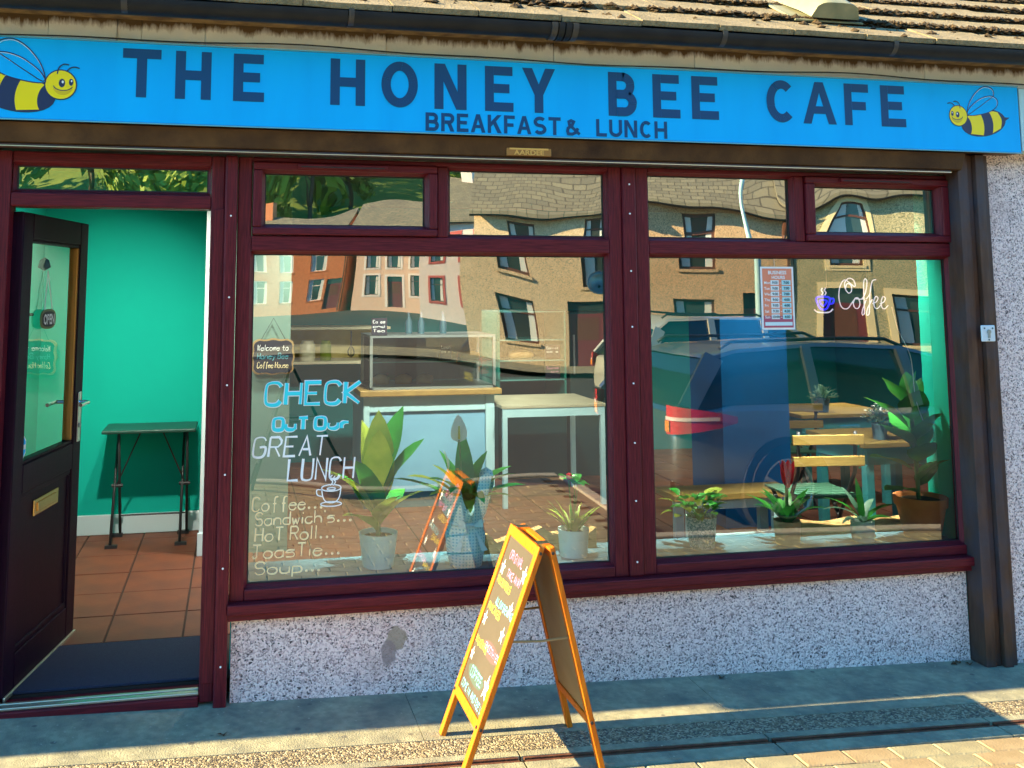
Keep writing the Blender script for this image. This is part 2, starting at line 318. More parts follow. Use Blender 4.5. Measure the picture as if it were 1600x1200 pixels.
BASE = {}
def obj(name, mb, m, parent=None, bev=0, smooth=False, loc=None, fix=True, auto=None):
    me = bpy.data.meshes.new(name)
    off = BASE.get(parent.name, Vector((0, 0, 0))) if parent else Vector((0, 0, 0))
    me.from_pydata([v - off for v in mb.v], [], mb.f); me.materials.append(m)
    if fix:
        bm = bmesh.new(); bm.from_mesh(me); bmesh.ops.recalc_face_normals(bm, faces=bm.faces); bm.to_mesh(me); bm.free()
    if smooth:
        for p in me.polygons: p.use_smooth = True
        if auto:
            me.set_sharp_from_angle(angle=R(auto))
    o = bpy.data.objects.new(name, me); COL.objects.link(o)
    if parent: o.parent = parent; BASE[o.name] = off
    if bev:
        b = o.modifiers.new('bevel', 'BEVEL'); b.width = bev; b.segments = 2; b.limit_method = 'ANGLE'; b.angle_limit = R(40)
    if loc: o.location = loc
    return o
def tag(o, label, cat, group=None):
    o['label'] = label; o['category'] = cat
    if group: o['group'] = group
    return o
def thing(name, label, cat, loc=(0, 0, 0), group=None, rz=0.0, world=True):
    o = bpy.data.objects.new(name, None); COL.objects.link(o); o.location = loc; o.rotation_euler = (0, 0, rz); o.empty_display_size = 0.1
    BASE[o.name] = Vector(loc) if world else Vector((0, 0, 0))
    return tag(o, label, cat, group)
def struct(name, mb, m, **k):
    o = obj(name, mb, m, **k); o['kind'] = 'structure'; return o
def stuff(o): o['kind'] = 'stuff'; return o
def copy_tree(o, parent=None):
    c = o.copy(); COL.objects.link(c); c.parent = parent
    if parent: c.matrix_parent_inverse = o.matrix_parent_inverse.copy()
    for ch in list(o.children): copy_tree(ch, c)
    return c

def smoothpath(p, n=4):
    P = [Vector(x) for x in p]
    if len(P) < 3: return P
    closed = (P[0] - P[-1]).length < 1e-6
    out = []
    N = len(P)
    for i in range(N - 1):
        p0 = P[i - 1] if i > 0 else (P[-2] if closed else P[0]); p1 = P[i]; p2 = P[i + 1]
        p3 = P[i + 2] if i + 2 < N else (P[1] if closed else P[-1])
        for k in range(n):
            t = k / n; t2 = t * t; t3 = t2 * t
            out.append(0.5 * (2 * p1 + (p2 - p0) * t + (2 * p0 - 5 * p1 + 4 * p2 - p3) * t2 + (3 * p1 - p0 - 3 * p2 + p3) * t3))
    out.append(P[-1]); return out

def ribbon2(pts, t):
    """flat strip of width t along a 2-D path with mitred corners: list of quads"""
    P = [Vector((p[0], p[1])) for p in pts]; N = len(P)
    if N == 1: P = [P[0], P[0] + Vector((t, 0))]; N = 2
    closed = N > 3 and (P[0] - P[-1]).length < 1e-6
    L = []; Rr = []
    for i in range(N):
        a = P[i - 1] if i > 0 else (P[-2] if closed else None); b = P[i + 1] if i < N - 1 else (P[1] if closed else None)
        d1 = (P[i] - a).normalized() if a is not None and (P[i] - a).length > 1e-9 else None
        d2 = (b - P[i]).normalized() if b is not None and (b - P[i]).length > 1e-9 else None
        if d1 is None: d1 = d2
        if d2 is None: d2 = d1
        if d1 is None: d1 = d2 = Vector((1, 0))
        n1 = Vector((-d1.y, d1.x)); n2 = Vector((-d2.y, d2.x)); m = n1 + n2
        if m.length < 0.3: m = n1.copy(); k = 1
        else: m.normalize(); k = min(1 / max(m.dot(n1), 0.5), 2.0)
        tt = t[i] if isinstance(t, (list, tuple)) else t
        L.append(P[i] + m * k * tt / 2); Rr.append(P[i] - m * k * tt / 2)
    return [(L[i], L[i + 1], Rr[i + 1], Rr[i]) for i in range(N - 1)]

def ell(cx, cy, rx, ry, a0, a1, n=20):
    return [(cx + rx * math.cos(R(a0 + (a1 - a0) * i / n)), cy + ry * math.sin(R(a0 + (a1 - a0) * i / n))) for i in range(n + 1)]

def block_letter(ch, w, h, t):
    """polygons (2-D) of a bold sans capital in a w x h box"""
    q = []
    def rect(a, b, c, d): q.append([(a, b), (c, b), (c, d), (a, d)])
    def rib(p): q.extend([list(x) for x in ribbon2(p, t)])
    u = t / 2
    if ch == 'T': rect(0, h - t, w, h); rect(w / 2 - u, 0, w / 2 + u, h - t)
    elif ch == 'H': rect(0, 0, t, h); rect(w - t, 0, w, h); rect(t, h / 2 - u, w - t, h / 2 + u)
    elif ch == 'E': rect(0, 0, t, h); rect(t, 0, w, t); rect(t, h - t, w * .97, h); rect(t, h / 2 - u + .01 * h, w * .86, h / 2 + u + .01 * h)
    elif ch == 'F': rect(0, 0, t, h); rect(t, h - t, w, h); rect(t, h * .47 - u, w * .88, h * .47 + u)
    elif ch == 'L': rect(0, 0, t, h); rect(t, 0, w, t)
    elif ch == 'O': rib(ell(w / 2, h / 2, w / 2 - u, h / 2 - u, 0, 360, 40))
    elif ch == 'C': rib(ell(w / 2 + .03 * w, h / 2, w / 2 - u, h / 2 - u, 48, 312, 32))
    elif ch == 'U': rib([(u, h), (u, w * .45)] + ell(w / 2, w * .45, w / 2 - u, w * .45 - u, 180, 360, 16) + [(w - u, h)])
    elif ch == 'N': rect(0, 0, t, h); rect(w - t, 0, w, h); q.append([(t * .1, h), (t * 1.15, h), (w - t * .1, 0), (w - t * 1.15, 0)])
    elif ch == 'Y': q.append([(0, h), (t * 1.15, h), (w / 2 + u, h * .40), (w / 2 - u, h * .40)]); q.append([(w, h), (w - t * 1.15, h), (w / 2 - u, h * .40), (w / 2 + u, h * .40)]); rect(w / 2 - u, 0, w / 2 + u, h * .40)
    elif ch == 'A': q.append([(0, 0), (t * 1.05, 0), (w / 2 + u * .8, h), (w / 2 - u * 1.1, h)]); q.append([(w, 0), (w - t * 1.05, 0), (w / 2 - u * .8, h), (w / 2 + u * 1.1, h)]); rect(w * .26, h * .24, w * .74, h * .24 + t * .9)
    elif ch in 'BRP':
        rect(0, 0, t, h); y1 = h - u; y0 = h * .50; r = (y1 - y0) / 2
        rib([(t, y1), (w - r - u, y1)] + ell(w - r - u * (1 if ch != 'B' else 1.4), (y0 + y1) / 2, r * .95, r, 90, -90, 14) + [(t, y0)])
        if ch == 'B':
            y1 = h * .50; y0 = u; r = (y1 - y0) / 2
            rib([(t, y1), (w - r - u, y1)] + ell(w - r - u, (y0 + y1) / 2, r, r, 90, -90, 14) + [(t, y0)])
        if ch == 'R': q.append([(w * .42, h * .5), (w * .42 + t * 1.15, h * .5), (w, 0), (w - t * 1.2, 0)])
    elif ch == 'K': rect(0, 0, t, h); q.append([(t, h * .34), (t, h * .34 + t * 1.5), (w - t * 1.25, h), (w, h)]); q.append([(w * .34, h * .58), (w * .34 + t * .9, h * .70), (w, 0), (w - t * 1.25, 0)])
    elif ch == 'S':
        r = (h - t) / 4
        rib(ell(w / 2, h - u - r, w / 2 - u, r, 35, 250, 16) + ell(w / 2, u + r, w / 2 - u, r, 70, -150, 16))
    elif ch == '&':
        rib([(w, u), (w * .25, h * .66), (w * .22, h * .84), (w * .38, h - u), (w * .56, h * .84), (w * .46, h * .66), (w * .14, h * .44), (u, h * .26), (w * .16, u * 1.1), (w * .45, u), (w * .72, h * .2), (w * .88, h * .46)])
    return q

def put_polys(mb, polys, fn, lift=0.0003):
    """fn(x, y, lift) -> 3-D point; each polygon a hair above the last so that none coincide"""
    for k, q in enumerate(polys):
        mb.poly3([fn(p[0], p[1], lift * (k % 9)) for p in q])

FONT = {'C': "47 38 18 07 03 12 32 43", 'H': "02 08|05 45|42 48", 'E': "48 08 02 42|05 35", 'K': "02 08|48 05 42", 'O': "18 07 03 12 32 43 47 38 18",
 'U': "08 03 12 32 43 48", 'T': "08 48|28 22", 'G': "47 38 18 07 03 12 32 43 45 25", 'R': "02 08|08 38 47 46 35 05|25 42", 'A': "02 28 42|14 34", 'L': "08 02 42",
 'N': "02 08 42 48", 'S': "47 38 18 07 06 15 35 44 43 32 12 03", 'W': "08 12 27 32 48", 'B': "02 08|08 38 47 46 35 05|35 44 43 32 02", 'J': "08 48|28 23 12 03", 'M': "02 08 25 48 42", 'D': "02 08|08 28 47 43 22 02", 'P': "02 08|08 38 47 46 35 05",
 'F': "48 08 02|05 35", 'I': "18 12", 'Y': "08 25 48|25 22", 'V': "08 22 48",
 'a': "45 15 04 03 12 32 43|45 42", 'c': "45 35 15 04 03 12 32 43", 'd': "45 15 04 03 12 42|48 42", 'e': "04 44 35 15 04 03 12 32 43", 'f': "48 38 27 21|15 35",
 'h': "08 02|04 15 35 44 42", 'i': "15 12|17 27", 'l': "18 12", 'm': "05 02|04 15 25 24 22|24 35 45 42", 'n': "05 02|04 15 35 44 42", 'o': "15 04 03 12 32 43 44 35 15", 'p': "05 00|05 35 44 43 32 02",
 'r': "05 02|04 15 35", 's': "45 15 04 34 43 32 02", 't': "27 23 32 42|05 45", 'u': "05 03 12 32 43|45 42", 'w': "05 12 24 32 45", 'y': "05 23|45 10", "'": "18 17", '.': "02 12", 'g': "45 15 04 03 12 42|45 41 30 10", ' ': ""}
SMOOTH = set("COUGSJDacdefghmnoprstuwy")
def hand(txt, x, z, w, h, t, slant=0.0, jitter=0.0):
    """hand lettering as flat strips; x,z = lower left of baseline, w = whole width, h = cap height"""
    q = []; n = len(txt); adv = [0.45 if c in "il'." else (0.5 if c == ' ' else 1.0) for c in txt]; tot = sum(adv); cx = 0
    for c, a in zip(txt, adv):
        g = FONT.get(c, ""); dz = random.uniform(-jitter, jitter) * h
        for st in g.split('|'):
            pts = []
            for p in st.split():
                gx, gy = int(p[0]) / 4, (int(p[1]) - 2) / 6
                if c in "il'.": gx = gx * 1.2
                pts.append(((cx + gx * a * 0.74) / tot * w + slant * gy * h + x, z + dz + gy * h))
            if len(pts) < 2: continue
            if c in SMOOTH and len(pts) > 2: pts = [(v.x, v.y) for v in smoothpath([(p[0], p[1], 0) for p in pts], 4)]
            tt = t * (1.5 if c == '.' else 1)
            ph = random.uniform(0, 6); q += [list(r) for r in ribbon2(pts, [tt * (1 + .28 * math.sin(ph + 2.6 * k_i / max(1, len(pts) - 1) * 2)) for k_i in range(len(pts))])]
        cx += a
    return q

def text_polys(body, size, off=0.0, align='CENTER'):
    c = bpy.data.curves.new('txt', 'FONT'); c.body = body; c.size = size; c.offset = off; c.align_x = align; c.resolution_u = 3
    o = bpy.data.objects.new('txt', c); me = bpy.data.meshes.new_from_object(o)
    P = [[(me.vertices[i].co.x, me.vertices[i].co.y) for i in p.vertices] for p in me.polygons]
    bpy.data.objects.remove(o); bpy.data.curves.remove(c); bpy.data.meshes.remove(me); return P

def gz(x): return -0.001 - 0.0268 * max(-14.0, min(24.0, x))      # the street falls to the right

# =================================================================== GROUND
def sheet(mb, xs, y0, y1, dz):
    for a, b in zip(xs[:-1], xs[1:]): mb.poly3([(a, y0, gz(a) + dz), (b, y0, gz(b) + dz), (b, y1, gz(b) + dz), (a, y1, gz(a) + dz)])
    return mb
XS = [-400, -14, -8, -3, 0, 3, 8, 14, 24, 400]
struct('road', sheet(MB(), XS, -400, 60, -0.11), M_road)
pave = MB()
def slab(mb, x0, x1, y0, y1, dz, thick=0.2):
    mb.add([(x0, y0, gz(x0) + dz), (x1, y0, gz(x1) + dz), (x1, y1, gz(x1) + dz), (x0, y1, gz(x0) + dz)] + [(x0, y0, gz(x0) - thick), (x1, y0, gz(x1) - thick), (x1, y1, gz(x1) - thick), (x0, y1, gz(x0) - thick)],
           [(0, 1, 2, 3), (0, 4, 5, 1), (1, 5, 6, 2), (2, 6, 7, 3), (3, 7, 4, 0)])
slab(pave, -13.9, 2.95, -4.5, 0.35, -0.022); slab(pave, 2.95, 23.9, -2.4, 0.35, -0.022)
PAVE = struct('pavement', pave, M_bed)
# concrete strip cast in bays against the wall
bays = [-13.5, -9, -5.2, -1.62, 0.74, 2.05, 4.4, 7.5, 12]
for a, b in zip(bays[:-1], bays[1:]):
    m_ = MB(); slab(m_, a + 0.0015, b - 0.0015, -0.452, 0.30, 0.0, 0.02); obj('concrete_bay', m_, M_conc, PAVE)
agg = MB(); slab(agg, -13, 12, -0.585, -0.455, -0.001, 0.02); obj('aggregate_strip', agg, M_agg, PAVE)
# drain slabs with a rusty slot
ds = [-6.0, -4.0, -2.0, -0.95, 0.06, 1.07, 2.09, 3.10, 4.11, 5.12, 7.0, 9.0, 12]
for a, b in zip(ds[:-1], ds[1:]):
    for y0, y1 in ((-0.755, -0.672), (-0.627, -0.588)):
        m_ = MB(); slab(m_, a + 0.004, b - 0.004, y0, y1, 0.0, 0.02); obj('drain_slab', m_, M_conc, PAVE)
    m_ = MB(); slab(m_, a + 0.012, b - 0.012, -0.669, -0.657, -0.001, 0.02); slab(m_, a + 0.012, b - 0.012, -0.642, -0.630, -0.001, 0.02)
    obj('slot_rail', m_, M_slot, PAVE)
    m_ = MB(); slab(m_, a + 0.01, b - 0.01, -0.657, -0.642, -0.014, 0.02); obj('slot_channel', m_, M_black, PAVE)
for k, (x, y, a) in enumerate(((3.45, -.035, .4), (3.49, -.06, 1.7), (3.41, -.05, 2.9), (1.05, -.03, .9), (-.02, -.30, 2.2), (2.2, -.045, 1.2))):
    m_ = MB(); n = 7; m_.add([(x + .016 * math.cos(a + 2 * math.pi * q / n) * (1.5 if q % 2 else .7), y + .012 * math.sin(a + 2 * math.pi * q / n), gz(x) + .002 + .007 * (q % 3)) for q in range(n)] + [(x, y, gz(x) + .004)], [(q, (q + 1) % n, n) for q in range(n)])
    tag(obj('dead_leaf', m_, mat('dead_leaf', (.10, .05, .02), .8), fix=False), ('curled dead leaf by the foot of the side rail', 'curled dead leaf by the foot of the side rail', 'curled dead leaf by the foot of the side rail', 'dead leaf against the pebble dash behind the sandwich board', 'dead leaf in front of the door frame post', 'dead leaf against the pebble dash under the mullion')[k], 'leaf', 'dead leaves on the pavement')
# block pavers, stretcher bond
def paver_mesh(nm, m):
    mb = MB(); w, d, c = 0.0985, 0.0485, 0.006
    top = [(-w + c, -d + c, 0), (w - c, -d + c, 0), (w - c, d - c, 0), (-w + c, d - c, 0)]
    mid = [(-w, -d, -c * .8), (w, -d, -c * .8), (w, d, -c * .8), (-w, d, -c * .8)]; bot = [(-w, -d, -0.02), (w, -d, -0.02), (w, d, -0.02), (-w, d, -0.02)]
    mb.add(top + mid + bot, [(0, 1, 2, 3)] + [(i, i + 4, (i + 1) % 4 + 4, (i + 1) % 4) for i in range(4)] + [(i + 4, i + 8, (i + 1) % 4 + 8, (i + 1) % 4 + 4) for i in range(4)])
    me = bpy.data.meshes.new(nm); me.from_pydata(mb.v, [], mb.f); me.materials.append(m); return me, mb
pm1, pmb = paver_mesh('paver', M_paver); pm2, _ = paver_mesh('paver_warm', M_paver2)
cand = []
for j in range(38):
    y = -0.812 - j * 0.1005
    for i in range(-36, 36):
        x = i * 0.201 + (0.1 if j % 2 else 0)
        if y < -4.42 or (x > 2.75 and y < -2.28) or x < -7 or x > 7: continue
        cand.append((x, y))
def vis(p): return (0 if (p[1] > -1.45 and 0.2 < p[0] < 4.6) else 10) + abs(p[1] + 0.8) + 0.3 * abs(p[0] - 2.2)
cand.sort(key=vis)
slope = math.atan(0.0268)
for k, (x, y) in enumerate(cand[:300]):
    o = bpy.data.objects.new('paver', random.choice((pm1, pm2, pm1))); COL.objects.link(o); o.parent = PAVE
    o.location = (x, y, gz(x) + random.uniform(-0.0025, 0.0015)); o.rotation_euler = (random.uniform(-.008, .008), slope + random.uniform(-.008, .008), random.uniform(-.006, .006))
rest = MB()
for x, y in cand[300:]:
    z = gz(x) + random.uniform(-.003, .001)
    rest.add([(v.x + x, v.y + y, v.z + z - 0.0268 * v.x) for v in pmb.v], pmb.f)
stuff(obj('paver_field', rest, M_paver, PAVE, fix=False))
# kerb stones
for k in range(-14, 3):
    m_ = MB(); x0 = k * 0.92 + 0.2; slab(m_, x0 + .004, x0 + .916, -4.62, -4.50, 0.0, 0.25); obj('kerb_stone', m_, M_kerb, PAVE, bev=0.012)
for k in range(0, 12):
    m_ = MB(); x0 = 2.96 + k * 0.92; slab(m_, x0 + .004, x0 + .916, -2.52, -2.40, 0.0, 0.25); obj('kerb_stone', m_, M_kerb, PAVE, bev=0.012)
for k in range(2):
    m_ = MB(); y0 = -4.50 + k * 0.99; slab(m_, 2.955, 3.075, y0, y0 + 0.985, 0.0, 0.25); obj('kerb_stone', m_, M_kerb, PAVE, bev=0.012)

# =================================================================== CAFE BUILDING
CB = thing('cafe_building', 'low cafe building with pebble dashed walls and tiled roof above the blue sign', 'building', (0, 0, 0))
def harlwall(mb, x0, x1, z1, y0, y1):
    mb.add([(x0, y0, gz(x0) - .05), (x1, y0, gz(x1) - .05), (x1, y1, gz(x1) - .05), (x0, y1, gz(x0) - .05), (x0, y0, z1), (x1, y0, z1), (x1, y1, z1), (x0, y1, z1)],
           [(3, 2, 1, 0), (4, 5, 6, 7), (0, 1, 5, 4), (1, 2, 6, 5), (2, 3, 7, 6), (3, 0, 4, 7)])
m_ = MB(); harlwall(m_, 0.004, 3.545, 0.352, -0.004, 0.20); obj('stall_riser', m_, M_harl, CB)
m_ = MB(); harlwall(m_, 3.732, 9.0, 2.80, -0.07, 0.30); obj('wall', m_, M_harl, CB)
m_ = MB(); harlwall(m_, -13.0, -1.075, 2.80, -0.07, 0.30); obj('wall', m_, M_harl, CB)
m_ = MB(); m_.box(-1.075, -0.015, 2.30, 3.732, 0.30, 2.80); obj('lintel', m_, M_roof, CB)
M_harl2 = M_harl.copy(); scrape(M_harl2, (.705, 0, .205), (.045, .3, .05), (.38, .29, .20)); scrape(M_harl2, (.67, 0, .15), (.035, .3, .055), (.33, .24, .22)); bpy.data.objects['stall_riser'].data.materials[0] = M_harl2
# stains and an old smear on the pebble dash have a shape of their own
def patch(pts, y): return MB().poly3([(x, y, z) for x, z in pts])
# fascia boards under the gutter, each a weathered length
xs_ = [-1.5, -0.985, -0.79, -0.52, -0.42, -0.16, 0.62, 1.40, 2.10, 2.62, 3.35, 4.0, 5.2]
for k, (a, b) in enumerate(zip(xs_[:-1], xs_[1:])):
    m_ = MB(); y = -0.150 - (k % 3) * 0.004; m_.box(a + .0006, y, 2.728 + (k % 2) * .003, b - .0006, -0.02, 2.846); obj('fascia_board', m_, M_fascia, CB, bev=0.004)
m_ = MB(); m_.box(-13, -0.285, 2.83, 9, -0.165, 2.852); obj('soffit_strip', m_, M_soffit, CB)
obj('fascia_board', MB().box(-13, -0.14, 2.70, -1.505, -0.02, 2.85), M_fascia, CB); obj('fascia_board', MB().box(5.205, -0.14, 2.70, 9, -0.02, 2.85), M_fascia, CB)
m_ = MB()
for k in range(7):                                           # a loose black cable sagging along the boards
    pass
pts = [(x, -0.182 - 0.006 * math.sin(x * 5), 2.742 + 0.008 * math.sin(x * 2.3 + 1) + 0.004 * math.sin(x * 7)) for x in [-1.4 + i * 0.11 for i in range(50)]]
m_ = MB(); m_.tube(pts, 0.0035, 6); tag(obj('sagging_cable', m_, M_cableb), 'thin black cable sagging along the white boards above the sign', 'cable')
# gutter: half round channel on clips
GY, GZ, GR = -0.325, 2.862, 0.056
def gut(x0, x1, r=GR, t=0.004, dy=0.0):
    prof = [(GY + dy + r * math.cos(a), GZ + r * math.sin(a)) for a in [math.pi + math.pi * k / 14 for k in range(15)]]
    prof += [(GY + dy + (r - t) * math.cos(a), GZ + 0.002 + (r - t) * math.sin(a)) for a in [2 * math.pi - math.pi * k / 14 for k in range(15)]]
    return MB().prism(prof, 'x', x0, x1)
GUT = thing('gutter', 'black half round gutter running under the mossy roof tiles', 'gutter', (0, GY, GZ))
for a, b in ((-13.0, -4.9), (-4.895, -1.51), (-1.505, 0.425), (0.43, 1.375), (1.38, 4.2), (4.205, 9.0)):
    m_ = gut(a, b)
    for v in m_.v:                                            # unseen left lengths slanted to shape the eaves shadow on the pavement
        if a == -13.0: v.y += -.115 * max(0.0, min(1.6, (-4.9 - v.x) / 3.0))
        if a == -4.895: v.y += -.085 * max(0.0, (-1.51 - v.x) / 3.385)
    obj('gutter_length', m_, M_gut, GUT, smooth=True, auto=40)
for x in (-0.47, 0.44, 2.14, 3.02, 3.95):
    prof = [(GY + (GR + .004) * math.cos(a), GZ + .004 + (GR + .004) * math.sin(a)) for a in [math.pi * .98 + math.pi * 1.04 * k / 14 for k in range(15)]]
    prof += [(GY + (GR + .001) * math.cos(a), GZ + .004 + (GR + .001) * math.sin(a)) for a in [math.pi * 2.02 - math.pi * 1.04 * k / 14 for k in range(15)]]
    m_ = MB(); m_.prism(prof, 'x', x - .012, x + .012); obj('gutter_clip', m_, M_clip, GUT, smooth=True, auto=40)
for dx in (-0.048, -0.016, 0.016, 0.048):
    pr = [(GY + (GR + .010 - abs(dx) * .06) * math.cos(a), GZ + (GR + .010 - abs(dx) * .06) * math.sin(a)) for a in [math.pi + math.pi * k / 14 for k in range(15)]] + [(GY + (GR + .001) * math.cos(a), GZ + .003 + (GR + .001) * math.sin(a)) for a in [2 * math.pi - math.pi * k / 14 for k in range(15)]]
    m_ = MB(); m_.prism(pr, 'x', 1.378 + dx - .013, 1.378 + dx + .013); obj('union_collar', m_, M_clip if abs(dx) > .03 else M_gut, GUT, smooth=True, auto=40)
# roof
SL = R(31); EY, EZ = -0.345, 2.880
def rp(s, n=0.0): return (EY + s * math.cos(SL) - n * math.sin(SL), EZ + s * math.sin(SL) + n * math.cos(SL))
m_ = MB(); a = rp(0.0, -0.03); b = rp(5.4, -0.03); a2 = rp(0.0, -0.07); b2 = rp(5.4, -0.07)
m_.prism([a, b, b2, a2], 'x', -13, 9); ROOF = obj('roof', m_, M_roof, CB)
tm = []
TW, TL, EXP = 0.375, 0.34, 0.262
def tile_mesh(seed):
    rr = random.Random(seed); mb = MB(); nx = 7; top = []; bot = []
    for i in range(nx):
        x = (i / (nx - 1) - .5) * (TW - .004); j = rr.uniform(-.004, .004)
        for q, (s, n) in enumerate(((0 + j, 0.0), (0.004 + j, 0.020), (TL, -0.006))):
            top.append((x, s, n))
    F = []
    for i in range(nx - 1):
        for q in range(2): F.append((i * 3 + q, (i + 1) * 3 + q, (i + 1) * 3 + q + 1, i * 3 + q + 1))
    nb = len(top); P = top + [(top[i * 3][0], top[i * 3][1], -0.004) for i in range(nx)]
    P += [(top[0][0], TL, -0.02), (top[-1][0], TL, -0.02)]
    for i in range(nx - 1): F.append((i * 3, nb + i, nb + i + 1, (i + 1) * 3))
    F.append((0, 1, 2, nb + nx, nb)); F.append(((nx - 1) * 3, nb + nx - 1, nb + nx + 1, (nx - 1) * 3 + 2, (nx - 1) * 3 + 1))
    me = bpy.data.meshes.new('roof_tile'); me.from_pydata(P, [], F); me.materials.append(M_tile); return me
tiles = [tile_mesh(s) for s in range(5)]
rotm = SL
for c in range(6):
    y, z = rp(c * EXP - 0.03, 0.012)
    for i in range(-9, 17):
        x = i * TW + (TW / 2 if c % 2 else 0) + 0.05
        if x < -2.6 or x > 5.8: continue
        o = bpy.data.objects.new('roof_tile', random.choice(tiles)); COL.objects.link(o); o.parent = ROOF
        o.location = (x, y, z + random.uniform(-.002, .004)); o.rotation_euler = (rotm + random.uniform(-.012, .012), random.uniform(-.006, .006), random.uniform(-.008, .008))
far = MB()
for c in range(0, 20):
    for x0, x1 in ((-13, -2.62), (5.82, 9)) if c < 6 else ((-13, 9),):
        a = rp(c * EXP - .03, 0.022); b = rp(c * EXP + EXP - .03, 0.004); b0 = rp(c * EXP - .03, 0.0)
        far.add([(x0, *a), (x1, *a), (x1, *b), (x0, *b), (x0, *b0), (x1, *b0)], [(0, 1, 2, 3), (4, 5, 1, 0)])
stuff(obj('distant_courses', far, M_tile, CB, fix=False))
# moss packed along the tile edges, clumps of small lumps
def lump(mb, c, r, rr):
    n = 6; P = [(c[0], c[1] , c[2] + r * .8)]
    for k in range(n):
        a = 2 * math.pi * k / n; q = r * rr.uniform(.7, 1.3); P.append((c[0] + q * math.cos(a) * 1.3, c[1] + q * math.sin(a) * .8, c[2] - r * .4 + rr.uniform(0, r * .5)))
    mb.add(P, [(0, k + 1, (k + 1) % n + 1) for k in range(n)] )
moss = MB(); rr = random.Random(3)
for c in range(0, 6):
    dens = (0.35 if c == 0 else 1.0)
    for k in range(int(4200 * dens)):
        x = rr.uniform(-2.2, 5.4)
        if math.sin(x * 2.1 + c) + math.sin(x * 5.3 + c * 2) < rr.uniform(-2.6, 0.6): continue
        s = c * EXP - 0.034 + rr.gauss(0, .008); 
        if c == 0 : s += rr.uniform(0.03, 0.22)
        if c == 0 and rr.random() > .16: continue
        y, z = rp(s, rr.uniform(.004, .034)); lump(moss, (x, y, z), rr.uniform(.008, .022), rr)
for k in range(260):
    x = rr.choice((-1.2, 0.1, 0.75, 1.9, 2.35, 2.5, 3.1, 3.7, 4.2)) + rr.gauss(0, .05); c = rr.choice((0, 1, 1, 2, 3)); s = c * EXP + rr.gauss(.1, .04)
    y, z = rp(s, 0.012); lump(moss, (x, y, z), rr.uniform(.005, .013), rr)
stuff(obj('moss', moss, M_moss, CB, fix=False))
# roof vent hood
VT = thing('roof_vent', 'mossy beige plastic vent hood sitting on the roof tiles', 'vent', (2.85, *rp(0.30, 0.02)))
def onroof(x, s, n): y, z = rp(s, n); return (x, y, z)
m_ = MB(); P = [onroof(x, s, n) for x, s, n in ((2.62, .20, .022), (2.99, .20, .022), (2.99, .66, .022), (2.62, .66, .022), (2.62, .20, .03), (2.99, .20, .03), (2.99, .66, .03), (2.62, .66, .03))]
m_.add(P, [(0, 1, 2, 3), (4, 5, 6, 7), (0, 1, 5, 4), (1, 2, 6, 5), (2, 3, 7, 6), (3, 0, 4, 7)]); obj('base_flange', m_, M_vent, VT)
m_ = MB(); n = 12; rows = []
for i in range(n + 1):
    u = i / n * 2 - 1; hh = (1 - abs(u) ** 4) ** .5
    rows.append([onroof(2.82 + u * .13, .19, .045 + .05 * 0), onroof(2.82 + u * .13, .185, .05 + .075 * hh), onroof(2.82 + u * .13, .30, .05 + .085 * hh), onroof(2.82 + u * .13, .58, .032)])
P = [p for r_ in rows for p in r_]
m_.add(P, [(i * 4 + q, (i + 1) * 4 + q, (i + 1) * 4 + q + 1, i * 4 + q + 1) for i in range(n) for q in range(3)]); obj('hood', m_, M_vent, VT, smooth=True, auto=50)
m_ = MB(); P = [onroof(x, s, n) for x, s, n in ((2.71, .22, .03), (2.93, .22, .03), (2.93, .225, .06), (2.71, .225, .06))]; m_.poly3(P); obj('opening', m_, M_black, VT)

# neighbour's pale fascia continuing past the sign
m_ = MB(); m_.box(3.872, -0.178, 2.40, 5.2, -0.074, 2.722); tag(obj('fascia_panel', m_, M_pale, bev=.003), 'pale mint blank fascia panel beyond the end of the blue sign', 'panel')

# =================================================================== SIGN
SG = thing('shop_sign', 'long bright blue cafe sign with navy lettering and two cartoon bees', 'sign', (1.3, -0.18, 2.39))
m_ = MB(); m_.box(-1.35, -0.176, 2.389, 3.862, -0.076, 2.7265); obj('sign_box', m_, M_shut, SG)
m_ = MB(); m_.box(-1.35, -0.182, 2.392, 3.86, -0.178, 2.725); obj('face_panel', m_, M_blue, SG, bev=.001)
m_ = MB(); m_.box(-1.35, -0.186, 2.3855, 3.862, -0.178, 2.3905); m_.box(-1.35, -0.186, 2.7265, 3.862, -0.178, 2.731); obj('edge_trim', m_, M_signedge, SG)
for nm, x0, x1 in (('T', -.489, -.335), ('H', -.276, -.13), ('E', -.038, .091), ('H', .373, .524), ('O', .596, .758), ('N', .833, .979), ('E', 1.064, 1.196), ('Y', 1.238, 1.394),
                   ('B', 1.650, 1.789), ('E', 1.869, 2.006), ('E', 2.065, 2.202), ('C', 2.446, 2.605), ('A', 2.643, 2.822), ('F', 2.868, 3.001), ('E', 3.068, 3.205)):
    m_ = MB(); put_polys(m_, block_letter(nm, x1 - x0, .205, .041), lambda x, z, l, x0=x0: (x0 + x, -0.1832 - l, 2.497 + z)); obj('letter', m_, M_navy, SG, fix=False)
def small_word(txt, x0, x1, z0, h, t, gap=.16):
    wd = {'&': .95, 'L': .72, 'F': .74, 'E': .78, 'T': .85, 'K': .95, 'A': .98}
    ws = [wd.get(c, .88) for c in txt]; tot = sum(ws) + gap * (len(txt) - 1); sc = (x1 - x0) / tot; x = x0
    for c, w in zip(txt, ws):
        m_ = MB(); put_polys(m_, block_letter(c, w * sc, h, t), lambda a, b, l, x=x: (x + a, -0.1832 - l, z0 + b)); obj('letter', m_, M_navy, SG, fix=False); x += (w + gap) * sc
small_word('BREAKFAST', .793, 1.418, 2.398, .082, .0155)
